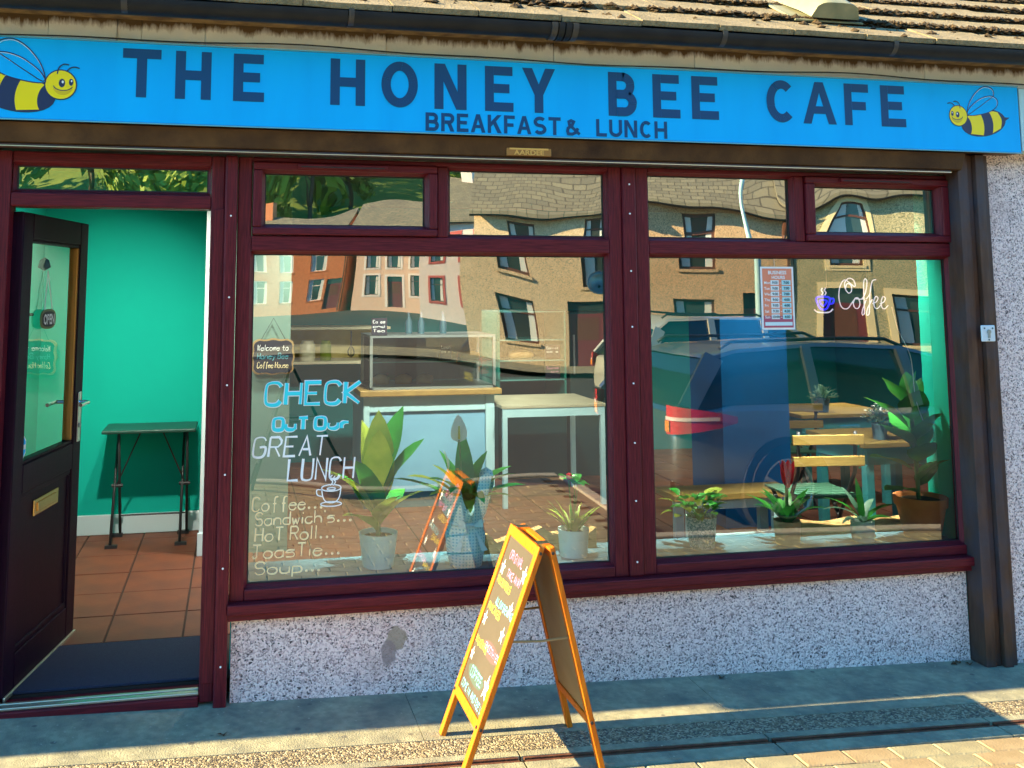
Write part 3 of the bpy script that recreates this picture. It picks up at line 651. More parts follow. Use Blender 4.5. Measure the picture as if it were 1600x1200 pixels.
small_word('&', 1.443, 1.508, 2.398, .076, .014)
small_word('LUNCH', 1.588, 1.937, 2.399, .080, .0155)
# bees: flat vinyl emblems. drawn in a unit frame (head to the right), mirrored for the other end
def bee(x0, z0, sc, flip, name):
    """x0,z0 = head centre; sc = metres per unit (head radius 1)"""
    fx = -1 if flip else 1
    def F(d):
        return lambda x, z, l: (x0 + fx * x * sc, -0.1834 - d - l * .3, z0 + z * sc)
    def disc(cx, cz, rx, rz, rot=0, n=28):
        c, s_ = math.cos(R(rot)), math.sin(R(rot)); return [(cx + rx * math.cos(t) * c - rz * math.sin(t) * s_, cz + rx * math.cos(t) * s_ + rz * math.sin(t) * c) for t in [2 * math.pi * k / n for k in range(n)]]
    root = MB(); put_polys(root, [disc(-2.9, -.62, 2.62, 1.36, -10)], F(.0002)); B = obj(name, root, M_navy2, SG, fix=False)
    # yellow bands, clipped to the body ellipse
    bands = []
    c, s_ = math.cos(R(-10)), math.sin(R(-10))
    def bodypt(u, v): return (-2.9 + u * c - v * s_, -.62 + u * s_ + v * c)
    for u0, u1 in ((-1.85, -.80), (.30, 1.75)):
        L = []; n = 12
        for k in range(n + 1):
            v = -1 + 2 * k / n; bend = .30 * (1 - v * v)
            L.append((u0 - bend, v))
        Rr = [(u1 - .30 * (1 - v * v), v) for v in [1 - 2 * k / n for k in range(n + 1)]]
        q = []
        for u, v in L + Rr:
            hv = 1.24 * math.sqrt(max(0, 1 - min(1, (u / 2.5)) ** 2)); q.append(bodypt(u, v * hv))
        bands.append(q)
    for q in bands: m_ = MB(); put_polys(m_, [q], F(.0006)); obj('yellow_stripe', m_, M_yellow, B, fix=False)
    m_ = MB(); put_polys(m_, [[bodypt(-2.4, .25), bodypt(-3.15, .1), bodypt(-2.5, -.2)]], F(.0001)); obj('sting', m_, M_navy2, B, fix=False)
    m_ = MB(); put_polys(m_, [disc(0, 0, 1.08, 1.08)], F(.0009)); obj('head_outline', m_, M_navy2, B, fix=False)
    m_ = MB(); put_polys(m_, [disc(0, 0, 1.0, 1.0)], F(.0012)); obj('head', m_, M_yellow, B, fix=False)
    m_ = MB(); put_polys(m_, [disc(.08, .12, .21, .30), disc(.68, .20, .15, .25)], F(.0015)); obj('eye', m_, M_navy2, B, fix=False)
    m_ = MB(); put_polys(m_, [disc(.13, .2, .07, .1), disc(.71, .28, .05, .08)], F(.002)); obj('eye_glint', m_, M_white, B, fix=False)
    m_ = MB(); put_polys(m_, [ell(.16, -.10, .66, .62, 195, 340, 14) + ell(.16, -.02, .62, .36, 340, 195, 14)], F(.0015)); obj('smile', m_, M_gold, B, fix=False)
    m_ = MB(); put_polys(m_, ribbon2(ell(.16, -.02, .64, .38, 190, 345, 16), .06), F(.002)); obj('smile_line', m_, M_navy2, B, fix=False)
    m_ = MB()
    for pth in ([(-.25, .75), (-.15, 1.2), (.15, 1.45), (.5, 1.42)], [(.35, .95), (.6, 1.2), (.9, 1.28), (1.2, 1.2)]):
        put_polys(m_, ribbon2([(v.x, v.y) for v in smoothpath([(p[0], p[1], 0) for p in pth], 5)], .09), F(.0013))
    obj('antenna', m_, M_navy2, B, fix=False)
    for k, pth in enumerate(([(-1.1, .2), (-1.3, 1.3), (-2.2, 2.5), (-3.2, 3.1), (-4.1, 2.9), (-4.2, 2.2), (-3.4, 1.6), (-2.2, .8), (-1.1, .2)], [(-1.0, .25), (-1.5, 1.0), (-2.7, 1.85), (-3.9, 2.15), (-4.6, 1.8), (-4.5, 1.1), (-3.6, .5), (-2.2, .15), (-1.25, .08), (-1.0, .25)])):
        pp = [(v.x, v.y) for v in smoothpath([(p[0], p[1], 0) for p in pth], 6)]
        if k == 1: m_ = MB(); put_polys(m_, [pp[:-1]], F(.0010)); obj('wing', m_, M_blue, B, fix=False)
        m_ = MB(); put_polys(m_, ribbon2(pp, .075), F(.0012 + .0004 * k)); obj('wing_outline', m_, M_navy2, B, fix=False)
        m_ = MB(); put_polys(m_, ribbon2([(x * .975 - .05, z * .965) for x, z in pp], .03), F(.0011 + .0004 * k)); obj('wing_highlight', m_, M_white, B, fix=False)
bee(-.728, 2.536, .0590, False, 'bee_emblem'); bee(3.503, 2.566, .0500, True, 'bee_emblem')

# =================================================================== ROLLER SHUTTER HOUSING + RAIL
SH = thing('roller_shutter', 'brown metal shutter housing and side rail around the shopfront', 'shutter', (1.2, -0.12, 2.28))
m_ = MB(); m_.prism([(-.150, 2.384), (-.015, 2.384), (-.015, 2.300), (-.112, 2.300), (-.122, 2.306)], 'x', -1.35, 3.56); obj('housing', m_, M_shut, SH, bev=.002)
m_ = MB(); m_.box(-1.35, -.118, 2.283, 3.50, -.080, 2.2985); obj('bottom_lath', m_, M_rail, SH, bev=.002)
m_ = MB(); m_.box(-1.35, -.121, 2.287, 3.50, -.1185, 2.2905); obj('lath_edge', m_, M_alu, SH)
for x0, x1, y in ((3.550, 3.606, -.104), (3.610, 3.640, -.094), (3.643, 3.690, -.118), (3.693, 3.729, -.098)):
    m_ = MB(); m_.add([(x0, y, gz(x0)), (x1, y, gz(x1)), (x1, -.0, gz(x1)), (x0, -.0, gz(x0)), (x0, y, 2.383), (x1, y, 2.383), (x1, 0, 2.383), (x0, 0, 2.383)], [(3, 2, 1, 0), (4, 5, 6, 7), (0, 1, 5, 4), (1, 2, 6, 5), (2, 3, 7, 6), (3, 0, 4, 7)])
    obj('guide_rail', m_, M_rail, SH, bev=.003)
PL = MB(); PL.box(1.176, -.1345, 2.3065, 1.388, -.126, 2.3475); PLo = obj('maker_plate', PL, M_brass, SH, bev=.002)
PLo.data.materials[0] = mat('plate_bronze', (0.34, 0.17, 0.05), 0.4, metal=0.5)
m_ = MB(); put_polys(m_, text_polys('AARDEE', .030, .0008), lambda x, z, l: (1.282 + x * 1.28, -.1358 - l, 2.311 + z)); obj('plate_lettering', m_, mat('plate_gold', (0.75, 0.45, 0.12), 0.4, metal=.3), PLo, fix=False)
m_ = MB(); m_.box(1.19, -.1362, 2.334, 1.374, -.1347, 2.3415); obj('plate_band', m_, mat('plate_gold', (1, 1, 1)), PLo)
KS = thing('key_switch', 'small pale metal key switch plate on the brown side rail', 'switch', (3.655, -.12, 1.487))
m_ = MB(); m_.box(3.612, -.128, 1.447, 3.690, -.119, 1.527); obj('plate', m_, M_switch, KS, bev=.004)
m_ = MB(); m_.tube([(3.651, -.129, 1.495), (3.651, -.134, 1.495)], .011, 14); m_.box(3.645, -.133, 1.465, 3.657, -.1285, 1.486); obj('lock_barrel', m_, M_case, KS)
for x, z in ((3.628, 1.512), (3.674, 1.512), (3.651, 1.456)): obj('screw', MB().tube([(x, -.1285, z), (x, -.131, z)], .004, 8), M_ink, KS)

# =================================================================== SHOP WINDOW
SW = thing('shop_window', 'large maroon framed shop window with four top lights', 'window', (1.8, 0, .335))
FY0, FY1 = -0.018, 0.062          # frame depth
def fr(name, x0, z0, x1, z1, y0=FY0, y1=FY1, h=None, bev=.006, parent=None):
    m_ = MB(); m_.box(x0, y0, z0, x1, y1, z1); horiz = (x1 - x0) > (z1 - z0) if h is None else h
    return obj(name, m_, M_frame_h if horiz else M_frame, parent or SW, bev=bev)
# outer frame
fr('jamb', -.008, .404, .052, 2.284); fr('jamb', 3.553, .404, 3.600, 2.284)
fr('head', .053, 2.262, 1.708, 2.2835); fr('head', 1.909, 2.262, 3.552, 2.2835)
fr('bottom_rail', .053, .404, 1.708, .452); fr('bottom_rail', 1.909, .404, 3.552, .452)
fr('sill', -.014, .362, 3.600, .4035, -.062, .10, bev=.005); fr('sill_nose', -.014, .333, 3.600, .3615, -.040, -.006, bev=.004)
fr('transom', .053, 1.870, 1.708, 1.938); fr('transom', 1.909, 1.870, 3.552, 1.938)
fr('mullion', 1.7085, .404, 1.7735, 2.283); fr('mullion', 1.8435, .404, 1.9085, 2.283); fr('mullion_cover', 1.774, .404, 1.843, 2.283, -.030, .05, bev=.008)
fr('top_mullion', .882, 1.9385, .931, 2.2615); fr('top_mullion', 2.686, 1.9385, 2.735, 2.2615)
def beads(x0, z0, x1, z1, w=.012, y0=-.004, y1=.034, parent=None):
    """sloped glazing beads round a pane whose visible edge is x0..x1, z0..z1"""
    for nm, pts in (('bead', [(x0 - w, z0 - w), (x1 + w, z0 - w), (x1, z0), (x0, z0)]), ('bead', [(x1 + w, z0 - w), (x1 + w, z1 + w), (x1, z1), (x1, z0)]),
                    ('bead', [(x1 + w, z1 + w), (x0 - w, z1 + w), (x0, z1), (x1, z1)]), ('bead', [(x0 - w, z1 + w), (x0 - w, z0 - w), (x0, z0), (x0, z1)])):
        m_ = MB(); A = [(pts[0][0], y0, pts[0][1]), (pts[1][0], y0, pts[1][1]), (pts[2][0], y0 + .024, pts[2][1]), (pts[3][0], y0 + .024, pts[3][1])]
        Bk = [(p[0], y1, p[1]) for p in pts]
        m_.add(A + Bk, [(0, 1, 2, 3), (3, 2, 6, 7), (4, 5, 6, 7), (0, 1, 5, 4), (1, 2, 6, 5), (0, 3, 7, 4)]); obj(nm, m_, M_frame if abs(pts[0][0] - pts[1][0]) < .03 else M_frame_h, parent or SW)
    m_ = MB(); e = .005
    for a in ((x0, z0, x1, z0 + e), (x0, z1 - e, x1, z1), (x0, z0 + e, x0 + e, z1 - e), (x1 - e, z0 + e, x1, z1 - e)): m_.box(a[0], .0215, a[1], a[2], .026, a[3])
    obj('seal', m_, M_seal, parent or SW)
def pane(x0, z0, x1, z1, g, y=.028, parent=None):
    m_ = MB(); m_.add([(x0 - .006, y, z0 - .006), (x1 + .006, y, z0 - .006), (x1 + .006, y, z1 + .006), (x0 - .006, y, z1 + .006)], [(0, 1, 2, 3)]); return obj('pane', m_, g, parent or SW)
for (x0, z0, x1, z1, g) in ((.064, .464, 1.696, 1.858, G_big1), (1.921, .464, 3.541, 1.858, G_big2), (.943, 1.950, 1.696, 2.250, G_top), (1.921, 1.950, 2.674, 2.250, G_top)):
    beads(x0, z0, x1, z1); pane(x0, z0, x1, z1, g)
for (ox0, ox1, gx0, gx1) in ((.056, .879, .108, .827), (2.738, 3.549, 2.800, 3.497)):      # two opening casements
    CS = fr('casement_head', ox0, 2.227, ox1, 2.2605, -.034, .05)
    for a in ((ox0, 1.941, ox1, 1.974), ): fr('casement_rail', *a, -.034, .05)
    fr('casement_stile', ox0, 1.9745, gx0 - .012, 2.2265, -.034, .05); fr('casement_stile', gx1 + .012, 1.9745, ox1, 2.2265, -.034, .05)
    beads(gx0, 1.986, gx1, 2.215, y0=-.020); pane(gx0, 1.986, gx1, 2.215, G_top)
    xm = (ox0 + ox1) / 2 - .02; m_ = MB(); m_.box(xm - .20, -.052, 2.235, xm + .20, -.0345, 2.254); TV = obj('trickle_vent', m_, M_frame_h, SW, bev=.003)
    m_ = MB(); m_.box(xm - .185, -.0535, 2.2385, xm + .185, -.0522, 2.2435); obj('vent_slot', m_, M_seal, TV)
scr = [(1.808, z) for z in (.47, .74, 1.0, 1.27, 1.53, 1.79, 2.06, 2.2)]
for x, z in scr: obj('screw', MB().tube([(x, -.0305, z), (x, -.034, z)], .0042, 8), M_white, SW)

# =================================================================== DOOR FRAME, DOOR
DF = thing('door_frame', 'maroon door frame with a narrow fanlight over the open doorway', 'door frame', (-.5, 0, .06))
fr('post', -.064, gz(0) - .01, -.010, 2.284, -.045, .10, parent=DF, bev=.009)
fr('jamb', -.122, .012, -.0645, 2.283, -.012, .10, parent=DF); fr('jamb', -.1105, .09, -.0645, 2.05, -.020, -.0125, parent=DF, bev=.002)
fr('jamb', -1.072, .012, -.936, 2.283, -.02, .10, parent=DF)
fr('head', -.9355, 2.236, -.1225, 2.283, -.012, .10, parent=DF); fr('transom', -.9355, 2.050, -.1225, 2.108, -.016, .10, parent=DF)
beads(-.920, 2.122, -.137, 2.224, parent=DF); pane(-.920, 2.122, -.137, 2.224, G_top, parent=DF)
fr('bottom_sill', -.9355, -.012, -.1225, .044, -.028, .11, parent=DF); m_ = MB(); m_.box(-.9355, -.016, .0445, -.1225, .012, .056); obj('threshold_bar', m_, M_alu, DF, bev=.003)
m_ = MB(); m_.box(-.9355, .018, .0445, -.1225, .034, .060); obj('threshold_bar', m_, M_alu, DF, bev=.003)
for z in (.16, .55, .93, 1.30, 1.67, 2.02): obj('screw', MB().tube([(-.036, -.0455, z), (-.036, -.0485, z)], .0042, 8), M_white, DF)
# the leaf stands open into the lobby: local frame, x along the leaf from the hinge
LW, LH, LT = .79, 1.965, .056
hx, hy = -.918, .052; ang = math.atan2(.75, .145)
DR = thing('open_door', 'dark maroon door with long glass panel, open inwards', 'door', (hx, hy, .066), rz=ang, world=False)
def dbox(name, x0, z0, x1, z1, y0=-LT / 2, y1=LT / 2, m=None, bev=.005, par=None):
    m_ = MB(); m_.box(x0, y0, z0, x1, y1, z1); return obj(name, m_, m or M_door, par or DR, bev=bev)
st = .105
dbox('stile', 0, 0, st, LH); dbox('stile', LW - st, 0, LW, LH)
dbox('top_rail', st + .0005, LH - .11, LW - st - .0005, LH); dbox('lock_rail', st + .0005, .78, LW - st - .0005, .90); dbox('bottom_rail', st + .0005, 0, LW - st - .0005, .14)
dbox('lower_panel', st, .14, LW - st, .78, -.014, .014, bev=0)
for a in ((st, .14, LW - st, .165), (st, .755, LW - st, .78), (st, .1655, st + .025, .7545), (LW - st - .025, .1655, LW - st, .7545)): dbox('panel_bead', *a, -.022, .022, bev=.006)
for a in ((st, .90, LW - st, .915), (st, LH - .125, LW - st, LH - .11)): dbox('glazing_bead', *a, -.022, .022, bev=.005)
dbox('glazing_bead', st, .9155, st + .015, LH - .1255, -.022, .022, bev=.005); dbox('glazing_bead', LW - st - .015, .9155, LW - st, LH - .1255, -.022, .022, m=mat('gilt_bead', (0.45, 0.24, 0.06), 0.35, metal=.4), bev=.005)
m_ = MB(); m_.poly3([(st + .01, 0, .91), (LW - st - .01, 0, .91), (LW - st - .01, 0, LH - .12), (st + .01, 0, LH - .12)]); obj('pane', m_, G_door, DR)
LP = dbox('letter_plate', LW / 2 - .14, .655, LW / 2 + .14, .725, -.024, -.0145, m=M_brass, bev=.004); dbox('letter_flap', LW / 2 - .11, .67, LW / 2 + .11, .71, -.029, -.0245, m=M_brass, bev=.003, par=LP)
HB = dbox('handle_plate', LW - .075, .90, LW - .035, 1.14, -LT / 2 - .009, -LT / 2 - .0005, m=M_chrome, bev=.003)
m_ = MB(); m_.tube([(LW - .055, -LT / 2 - .009, 1.09), (LW - .055, -LT / 2 - .045, 1.09), (LW - .065, -LT / 2 - .052, 1.09), (LW - .17, -LT / 2 - .052, 1.088)], .009, 8); obj('lever', m_, M_chrome, HB)
m_ = MB(); m_.tube([(LW - .055, -LT / 2 - .010, .98), (LW - .055, -LT / 2 - .014, .98)], .012, 12); obj('lock_cylinder', m_, M_case, HB)
HB = dbox('handle_plate', LW - .075, .90, LW - .035, 1.14, LT / 2 + .0005, LT / 2 + .009, m=M_chrome, bev=.003)
m_ = MB(); m_.tube([(LW - .055, LT / 2 + .009, 1.09), (LW - .055, LT / 2 + .045, 1.09), (LW - .065, LT / 2 + .052, 1.09), (LW - .17, LT / 2 + .052, 1.088)], .009, 8); obj('lever', m_, M_chrome, HB)
dbox('drip_bar', .0, -.012, LW, .006, -LT / 2 - .012, -LT / 2 - .001, m=M_alu, bev=.003)
dm = Matrix.Translation((hx, hy, .066)) @ Matrix.Rotation(ang, 4, 'Z')
def dpt(x, y, z): return dm @ Vector((x, y, z))
# open plate hung on the glass, chimes behind it, sticker
OP = thing('open_sign', 'small oval black OPEN plate hanging on the door glass', 'sign', dpt(.33, -.02, 1.480))
n = 28; ov = [(.33 + .085 * (abs(math.cos(t)) ** .7) * (1 if math.cos(t) > 0 else -1), 1.505 + .044 * (abs(math.sin(t)) ** .7) * (1 if math.sin(t) > 0 else -1)) for t in [2 * math.pi * k / n for k in range(n)]]
def dflat(polys, y, dz=.0003): 
    m_ = MB(); put_polys(m_, polys, lambda x, z, l: dpt(x, y - l, z), dz); return m_
m_ = MB(); m_.add([dpt(x, -.016, z) for x, z in ov] + [dpt(x, -.022, z) for x, z in ov], [tuple(range(n)), tuple(range(2 * n - 1, n - 1, -1))] + [(i, (i + 1) % n, (i + 1) % n + n, i + n) for i in range(n)]); obj('rim', m_, mat('olive_rim', (0.16, 0.18, 0.07), .5), OP)
obj('plate', dflat([[(.33 + (x - .33) * .88, 1.505 + (z - 1.505) * .78) for x, z in ov]], -.0225), M_board2, OP, fix=False)
tp = text_polys('OPEN', .062, .002); obj('lettering', dflat([[(.33 + x * .78, 1.483 + z) for x, z in q] for q in tp], -.0235), M_whitep, OP, fix=False)
m_ = MB(); m_.tube([dpt(.285, -.019, 1.545), dpt(.325, -.012, 1.720), dpt(.375, -.019, 1.545)], .0022, 5); obj('cord', m_, M_cable, OP)
m_ = MB(); m_.lathe([(.0, -.03), (.028, -.012), (.02, .02), (.0, .034)], 12, dpt(.34, .012, 1.750)); tag(obj('suction_hook', m_, M_ink, smooth=True), 'dark suction hook stuck to the door glass above the plate', 'hook')
CH = thing('wind_chime', 'silver tube wind chime hanging behind the door glass', 'wind chime', dpt(.26, .05, 1.140))
m_ = MB(); m_.lathe([(.05, 0), (.055, .006), (.05, .012)], 16, dpt(.25, .07, 1.520)); obj('top_disc', m_, M_iron, CH)
for k, (dx, dy, l) in enumerate(((-.045, .0, .24), (-.02, .02, .31), (.022, -.01, .34), (.042, .01, .38))):
    a = dpt(.25 + dx, .07 + dy, 1.500); m_ = MB(); m_.tube([a, a - Vector((0, 0, l))], .006, 8); obj('chime_tube', m_, M_chrome, CH)
    m_ = MB(); m_.tube([a + Vector((0, 0, .0)), a + Vector((0, 0, .025))], .001, 4); obj('string', m_, M_cable, CH)
m_ = MB(); m_.tube([dpt(.25, .07, 1.530), dpt(.25, .07, 1.720)], .0012, 4); obj('string', m_, M_cable, CH)
hexp = [(.155 + .035 * math.cos(R(30 + 60 * k)), .965 + .055 * math.sin(R(30 + 60 * k))) for k in range(6)]
HX = obj('door_sticker', dflat([hexp], -.003), M_white); tag(HX, 'small blue and white hexagonal sticker low on the door glass', 'sticker')
BASE[HX.name] = Vector((0, 0, 0))
obj('sticker_print', dflat([[(.155 + (x - .155) * .8, .965 + (z - .965) * .8) for x, z in hexp]], -.0042), M_blue, HX, fix=False)
obj('sticker_band', dflat([[(.132, .955), (.178, .955), (.178, .975), (.132, .975)]], -.0052), M_white, HX, fix=False)

# =================================================================== INTERIOR SHELL
FZ = .06
m_ = MB(); m_.box(-1.30, .115, -.10, 6.4, 5.4, FZ - .006); FL = struct('interior_floor', m_, M_grout)
tw, td = .358, .385; tmesh = {}
def tile_m():
    mb = MB(); w, d, c = tw / 2 - .005, td / 2 - .005, .001
    mb.add([(-w + c, -d + c, 0), (w - c, -d + c, 0), (w - c, d - c, 0), (-w + c, d - c, 0), (-w, -d, -.003), (w, -d, -.003), (w, d, -.003), (-w, d, -.003), (-w, -d, -.02), (w, -d, -.02), (w, d, -.02), (-w, d, -.02)],
           [(0, 1, 2, 3)] + [(i + o_, i + 4 + o_, (i + 1) % 4 + 4 + o_, (i + 1) % 4 + o_) for o_ in (0, 4) for i in range(4)])
    me = bpy.data.meshes.new('floor_tile'); me.from_pydata(mb.v, [], mb.f); me.materials.append(M_tfloor); return me
tmm = tile_m()
for i in range(21):
    for j in range(13):
        x = -1.115 + i * tw; y = .64 + td / 2 + j * td
        if x > 6.2 or y > 5.2: continue
        o = bpy.data.objects.new('floor_tile', tmm); COL.objects.link(o); o.parent = FL; o.location = (x, y, FZ + random.uniform(-.001, .0008))
m_ = MB(); m_.box(-.945, .112, FZ - .004, -.10, .62, FZ + .008); tag(obj('door_mat', m_, M_mat, bev=.004), 'dark navy door mat just inside the threshold', 'door mat')
def wall(name, x0, y0, x1, y1, m, z0=FZ - .01, z1=2.52): mb = MB(); mb.box(x0, y0, z0, x1, y1, z1); return struct(name, mb, m)
wall('interior_wall_left', -1.42, .10, -1.30, 2.74, M_green)
wall('interior_wall_lobby', -1.42, 2.74, -.19, 2.86, M_green)
wall('interior_wall_pier', -.188, 2.075, .345, 2.86, M_mint)
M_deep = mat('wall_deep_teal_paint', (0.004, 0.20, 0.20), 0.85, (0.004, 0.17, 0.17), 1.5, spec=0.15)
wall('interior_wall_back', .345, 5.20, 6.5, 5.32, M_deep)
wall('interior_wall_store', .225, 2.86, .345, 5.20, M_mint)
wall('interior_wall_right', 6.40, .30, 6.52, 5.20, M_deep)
wall('interior_wall_reveal', 3.604, .10, 3.80, .305, M_teal)
wall('interior_wall_front', 3.80, .10, 6.52, .30, M_teal)
wall('interior_wall_partition', 3.345, 2.02, 3.86, 2.50, M_bluep, z1=1.50)
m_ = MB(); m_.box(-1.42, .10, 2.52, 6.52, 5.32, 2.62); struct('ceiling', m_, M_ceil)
m_ = MB(); m_.box(-1.30, 2.722, FZ, -.19, 2.739, FZ + .13); obj('skirting_board', m_, M_skirt, bpy.data.objects['interior_wall_lobby'], bev=.004)
m_ = MB(); m_.box(-.200, 2.062, FZ, -.150, 2.0745, 2.50); m_.box(-.2005, 2.0625, FZ, -.1885, 2.115, 2.50); obj('corner_trim', m_, M_skirt, bpy.data.objects['interior_wall_pier'], bev=.003)
m_ = MB(); m_.box(-.21, 2.05, FZ, -.14, 2.0615, FZ + .14); obj('trim_block', m_, M_skirt, bpy.data.objects['interior_wall_pier'], bev=.004)
# window board along the shopfront
m_ = MB(); m_.box(.0, .105, .405, 3.60, .44, .440); tag(obj('window_board', m_, mat('window_board_paint', (0.06, 0.16, 0.20), .45, (0.05, 0.13, 0.17), 4), bev=.006), 'deep teal window board behind the shop window', 'shelf')
m_ = MB(); m_.box(.0, .21, -.1, 3.60, .30, .4045); struct('interior_wall_apron', m_, M_teal)

# ceiling downlights, lit; many added to brighten lobby, reveal, counter and plants
def downlight_or_fill(x, y, tx=0, ty=0, spread=84, e=4.0):
    t = thing('downlight_or_fill', 'small round lit ceiling lamp, several of the set added as fill', 'light', (x, y, 2.50), 'lit ceiling downlights in the cafe')
    m_ = MB(); m_.lathe([(.055, 0), (.058, .006), (.055, .019), (.042, .0195), (.042, .004)], 20, (x, y, 2.50)); obj('trim_ring', m_, M_chrome, t, smooth=True, auto=40)
    m_ = MB(); m_.lathe([(.0, .006), (.04, .006), (.04, .010), (.0, .010)], 20, (x, y, 2.50)); obj('lens', m_, M_bulb, t)
    L = bpy.data.lights.new('lamp', 'AREA'); L.shape = 'DISK'; L.size = .09; L.energy = e; L.color = (1.0, .93, .78); L.spread = R(spread)
    lo = bpy.data.objects.new('lamp_glow', L); COL.objects.link(lo); lo.parent = t; lo.location = (0, 0, -.01); lo.rotation_euler = (R(tx), R(ty), 0)
for a in ((-.62, .95, 38, 0, 90, 3.2), (-.30, 1.5, 20, 25, 110, 2.6), (.42, 1.75), (1.2, 1.9, 38, 0, 84, 5.5), (2.2, 1.9, 38, 0, 84, 5.0), (3.0, .62, 6, -40, 70, 5.0), (3.6, 1.2, 40, 0, 84, 2.2), (4.7, 2.2, 35, 0, 84, 7.0), (1.9, 4.3), (.75, .37, 10, 0, 40, 3.0), (1.5, .37, 10, 0, 40, 3.0), (2.45, .37, 10, 0, 40, 3.0), (3.25, .37, 10, 0, 40, 3.5)): downlight_or_fill(*a)

# =================================================================== INTERIOR FURNITURE
# folding bistro table against the lobby wall
FT = thing('folding_table', 'dark green folding metal table against the lobby wall', 'table', (-.54, 2.5, FZ))
m_ = MB(); m_.box(-.835, 2.34, .775, -.245, 2.70, .797); obj('table_top', m_, mat('dark_green_metal', (0.012, 0.06, 0.045), .4), FT, bev=.006)
for x in (-.76, -.33):
    for a, b in (((x, 2.36, FZ + .01), (x, 2.66, .775)), ((x + .03, 2.66, FZ + .01), (x + .03, 2.38, .775))):
        m_ = MB(); m_.tube([a, b], .009, 8); obj('leg', m_, M_iron, FT, smooth=True)
    m_ = MB(); m_.tube([(x - .02, 2.515, .42), (x + .05, 2.515, .42)], .012, 8); obj('pivot', m_, M_iron, FT)
    for yy in (2.36, 2.66): m_ = MB(); m_.box(x - .03, yy - .02, FZ, x + .045, yy + .02, FZ + .02); obj('foot', m_, M_iron, FT)
m_ = MB(); m_.tube([(-.73, 2.60, .21), (-.30, 2.60, .21)], .006, 8); obj('stretcher', m_, M_iron, FT)
m_ = MB(); m_.tube([(-.745, 2.51, .43), (-.60, 2.45, .77)], .005, 6); m_.tube([(-.315, 2.51, .43), (-.46, 2.45, .77)], .005, 6); obj('brace', m_, M_iron, FT)

# counter with a cake display on it
CT = thing('service_counter', 'pale fronted service counter with a wooden top', 'counter', (1.5, 3.2, FZ))
m_ = MB(); m_.box(.95, 3.08, FZ + .12, 1.98, 3.70, .90); obj('body', m_, mat('counter_front', (0.20, 0.44, 0.58), .7, (0.17, 0.38, 0.52), 3, spec=0.2), CT, bev=.004)
m_ = MB(); m_.box(.97, 3.12, FZ, 1.96, 3.66, FZ + .12); obj('plinth', m_, M_ink, CT)
m_ = MB(); m_.box(.92, 3.00, .9005, 2.02, 3.74, .945); obj('counter_top', m_, M_woody, CT, bev=.006)
m_ = MB(); m_.box(1.905, 3.055, FZ + .12, 1.975, 3.0795, .90); m_.box(.955, 3.055, FZ + .12, 1.0, 3.0795, .90); obj('end_post', m_, M_palew, CT, bev=.003)
m_ = MB(); m_.box(1.0005, 3.06, .78, 1.9045, 3.0795, .90); obj('front_rail', m_, M_palew, CT, bev=.003)
DC = thing('display_case', 'steel framed glass cake display standing on the counter', 'display case', (1.5, 3.3, .946))
for x in (1.0, 1.965):
    for y in (3.06, 3.58): m_ = MB(); m_.box(x, y, .946, x + .022, y + .022, 1.335); obj('corner_post', m_, M_case, DC)
for z in (.946, 1.336): m_ = MB(); m_.box(1.0, 3.06, z, 1.987, 3.602, z + .018); obj('deck', m_, M_case, DC)
m_ = MB(); m_.box(1.03, 3.09, 1.145, 1.96, 3.57, 1.153); obj('shelf', m_, mat('green_glass_shelf', (.10, .30, .28), .2), DC)
m_ = MB(); m_.poly3([(1.023, 3.062, .966), (1.964, 3.062, .966), (1.964, 3.062, 1.334), (1.023, 3.062, 1.334)]); obj('front_glass', m_, G_case, DC)
m_ = MB(); m_.box(1.02, 3.59, .966, 1.966, 3.60, 1.334); obj('back_panel', m_, M_fridge, DC)
def loaf(x, y, z, l, r, nm, lab, m, grp):
    m_ = MB(); n = 8; P = [(x + l * (k / n - .5), y, z + r * .55) for k in range(n + 1)]; m_.tube(P, [max(.012, r * math.sin(math.pi * (.08 + .84 * k / n)) ** .5) for k in range(n + 1)], 10)
    for v in m_.v: v.z = max(z, v.z)
    return tag(obj(nm, m_, m, smooth=True), lab, 'cake', grp)
for k, x in enumerate((1.12, 1.30, 1.47)): loaf(x, 3.3, .965, .13, .05, 'cake_loaf', 'brown loaf cake on the lower deck of the display case', M_bread, 'loaf cakes in the display case')
for k, x in enumerate((1.66, 1.84)): loaf(x, 3.3, 1.154, .15, .04, 'cake_tray', 'golden traybake on the upper shelf of the display case', mat('golden_bake', (.52, .33, .07), .6, (.58, .4, .12), 20), 'traybakes in the display case')
def chalk_card(x, y, z, w, h, lines, lab, m=M_whitep):
    c = obj('price_card', MB().box(x - w / 2, y, z, x + w / 2, y + .006, z + h), M_board2); tag(c, lab, 'price card')
    BASE[c.name] = Vector((0, 0, 0)); q = []
    for k, t_ in enumerate(lines): q += hand(t_, x - w * .40, z + h * (.70 - .26 * k), w * .8, h * .17, .003)
    mm = MB(); put_polys(mm, q, lambda a, b, l: (a, y - .001 - l, b)); obj('chalk_writing', mm, m, c, fix=False)
chalk_card(1.07, 3.055, 1.357, .12, .13, ('Cakes', 'and', 'Tea'), 'small chalk card standing on top of the display case')
chalk_card(1.60, 3.10, 1.158, .09, .13, ('Lemon', 'cake'), 'small chalk price card between shelves inside the display case')
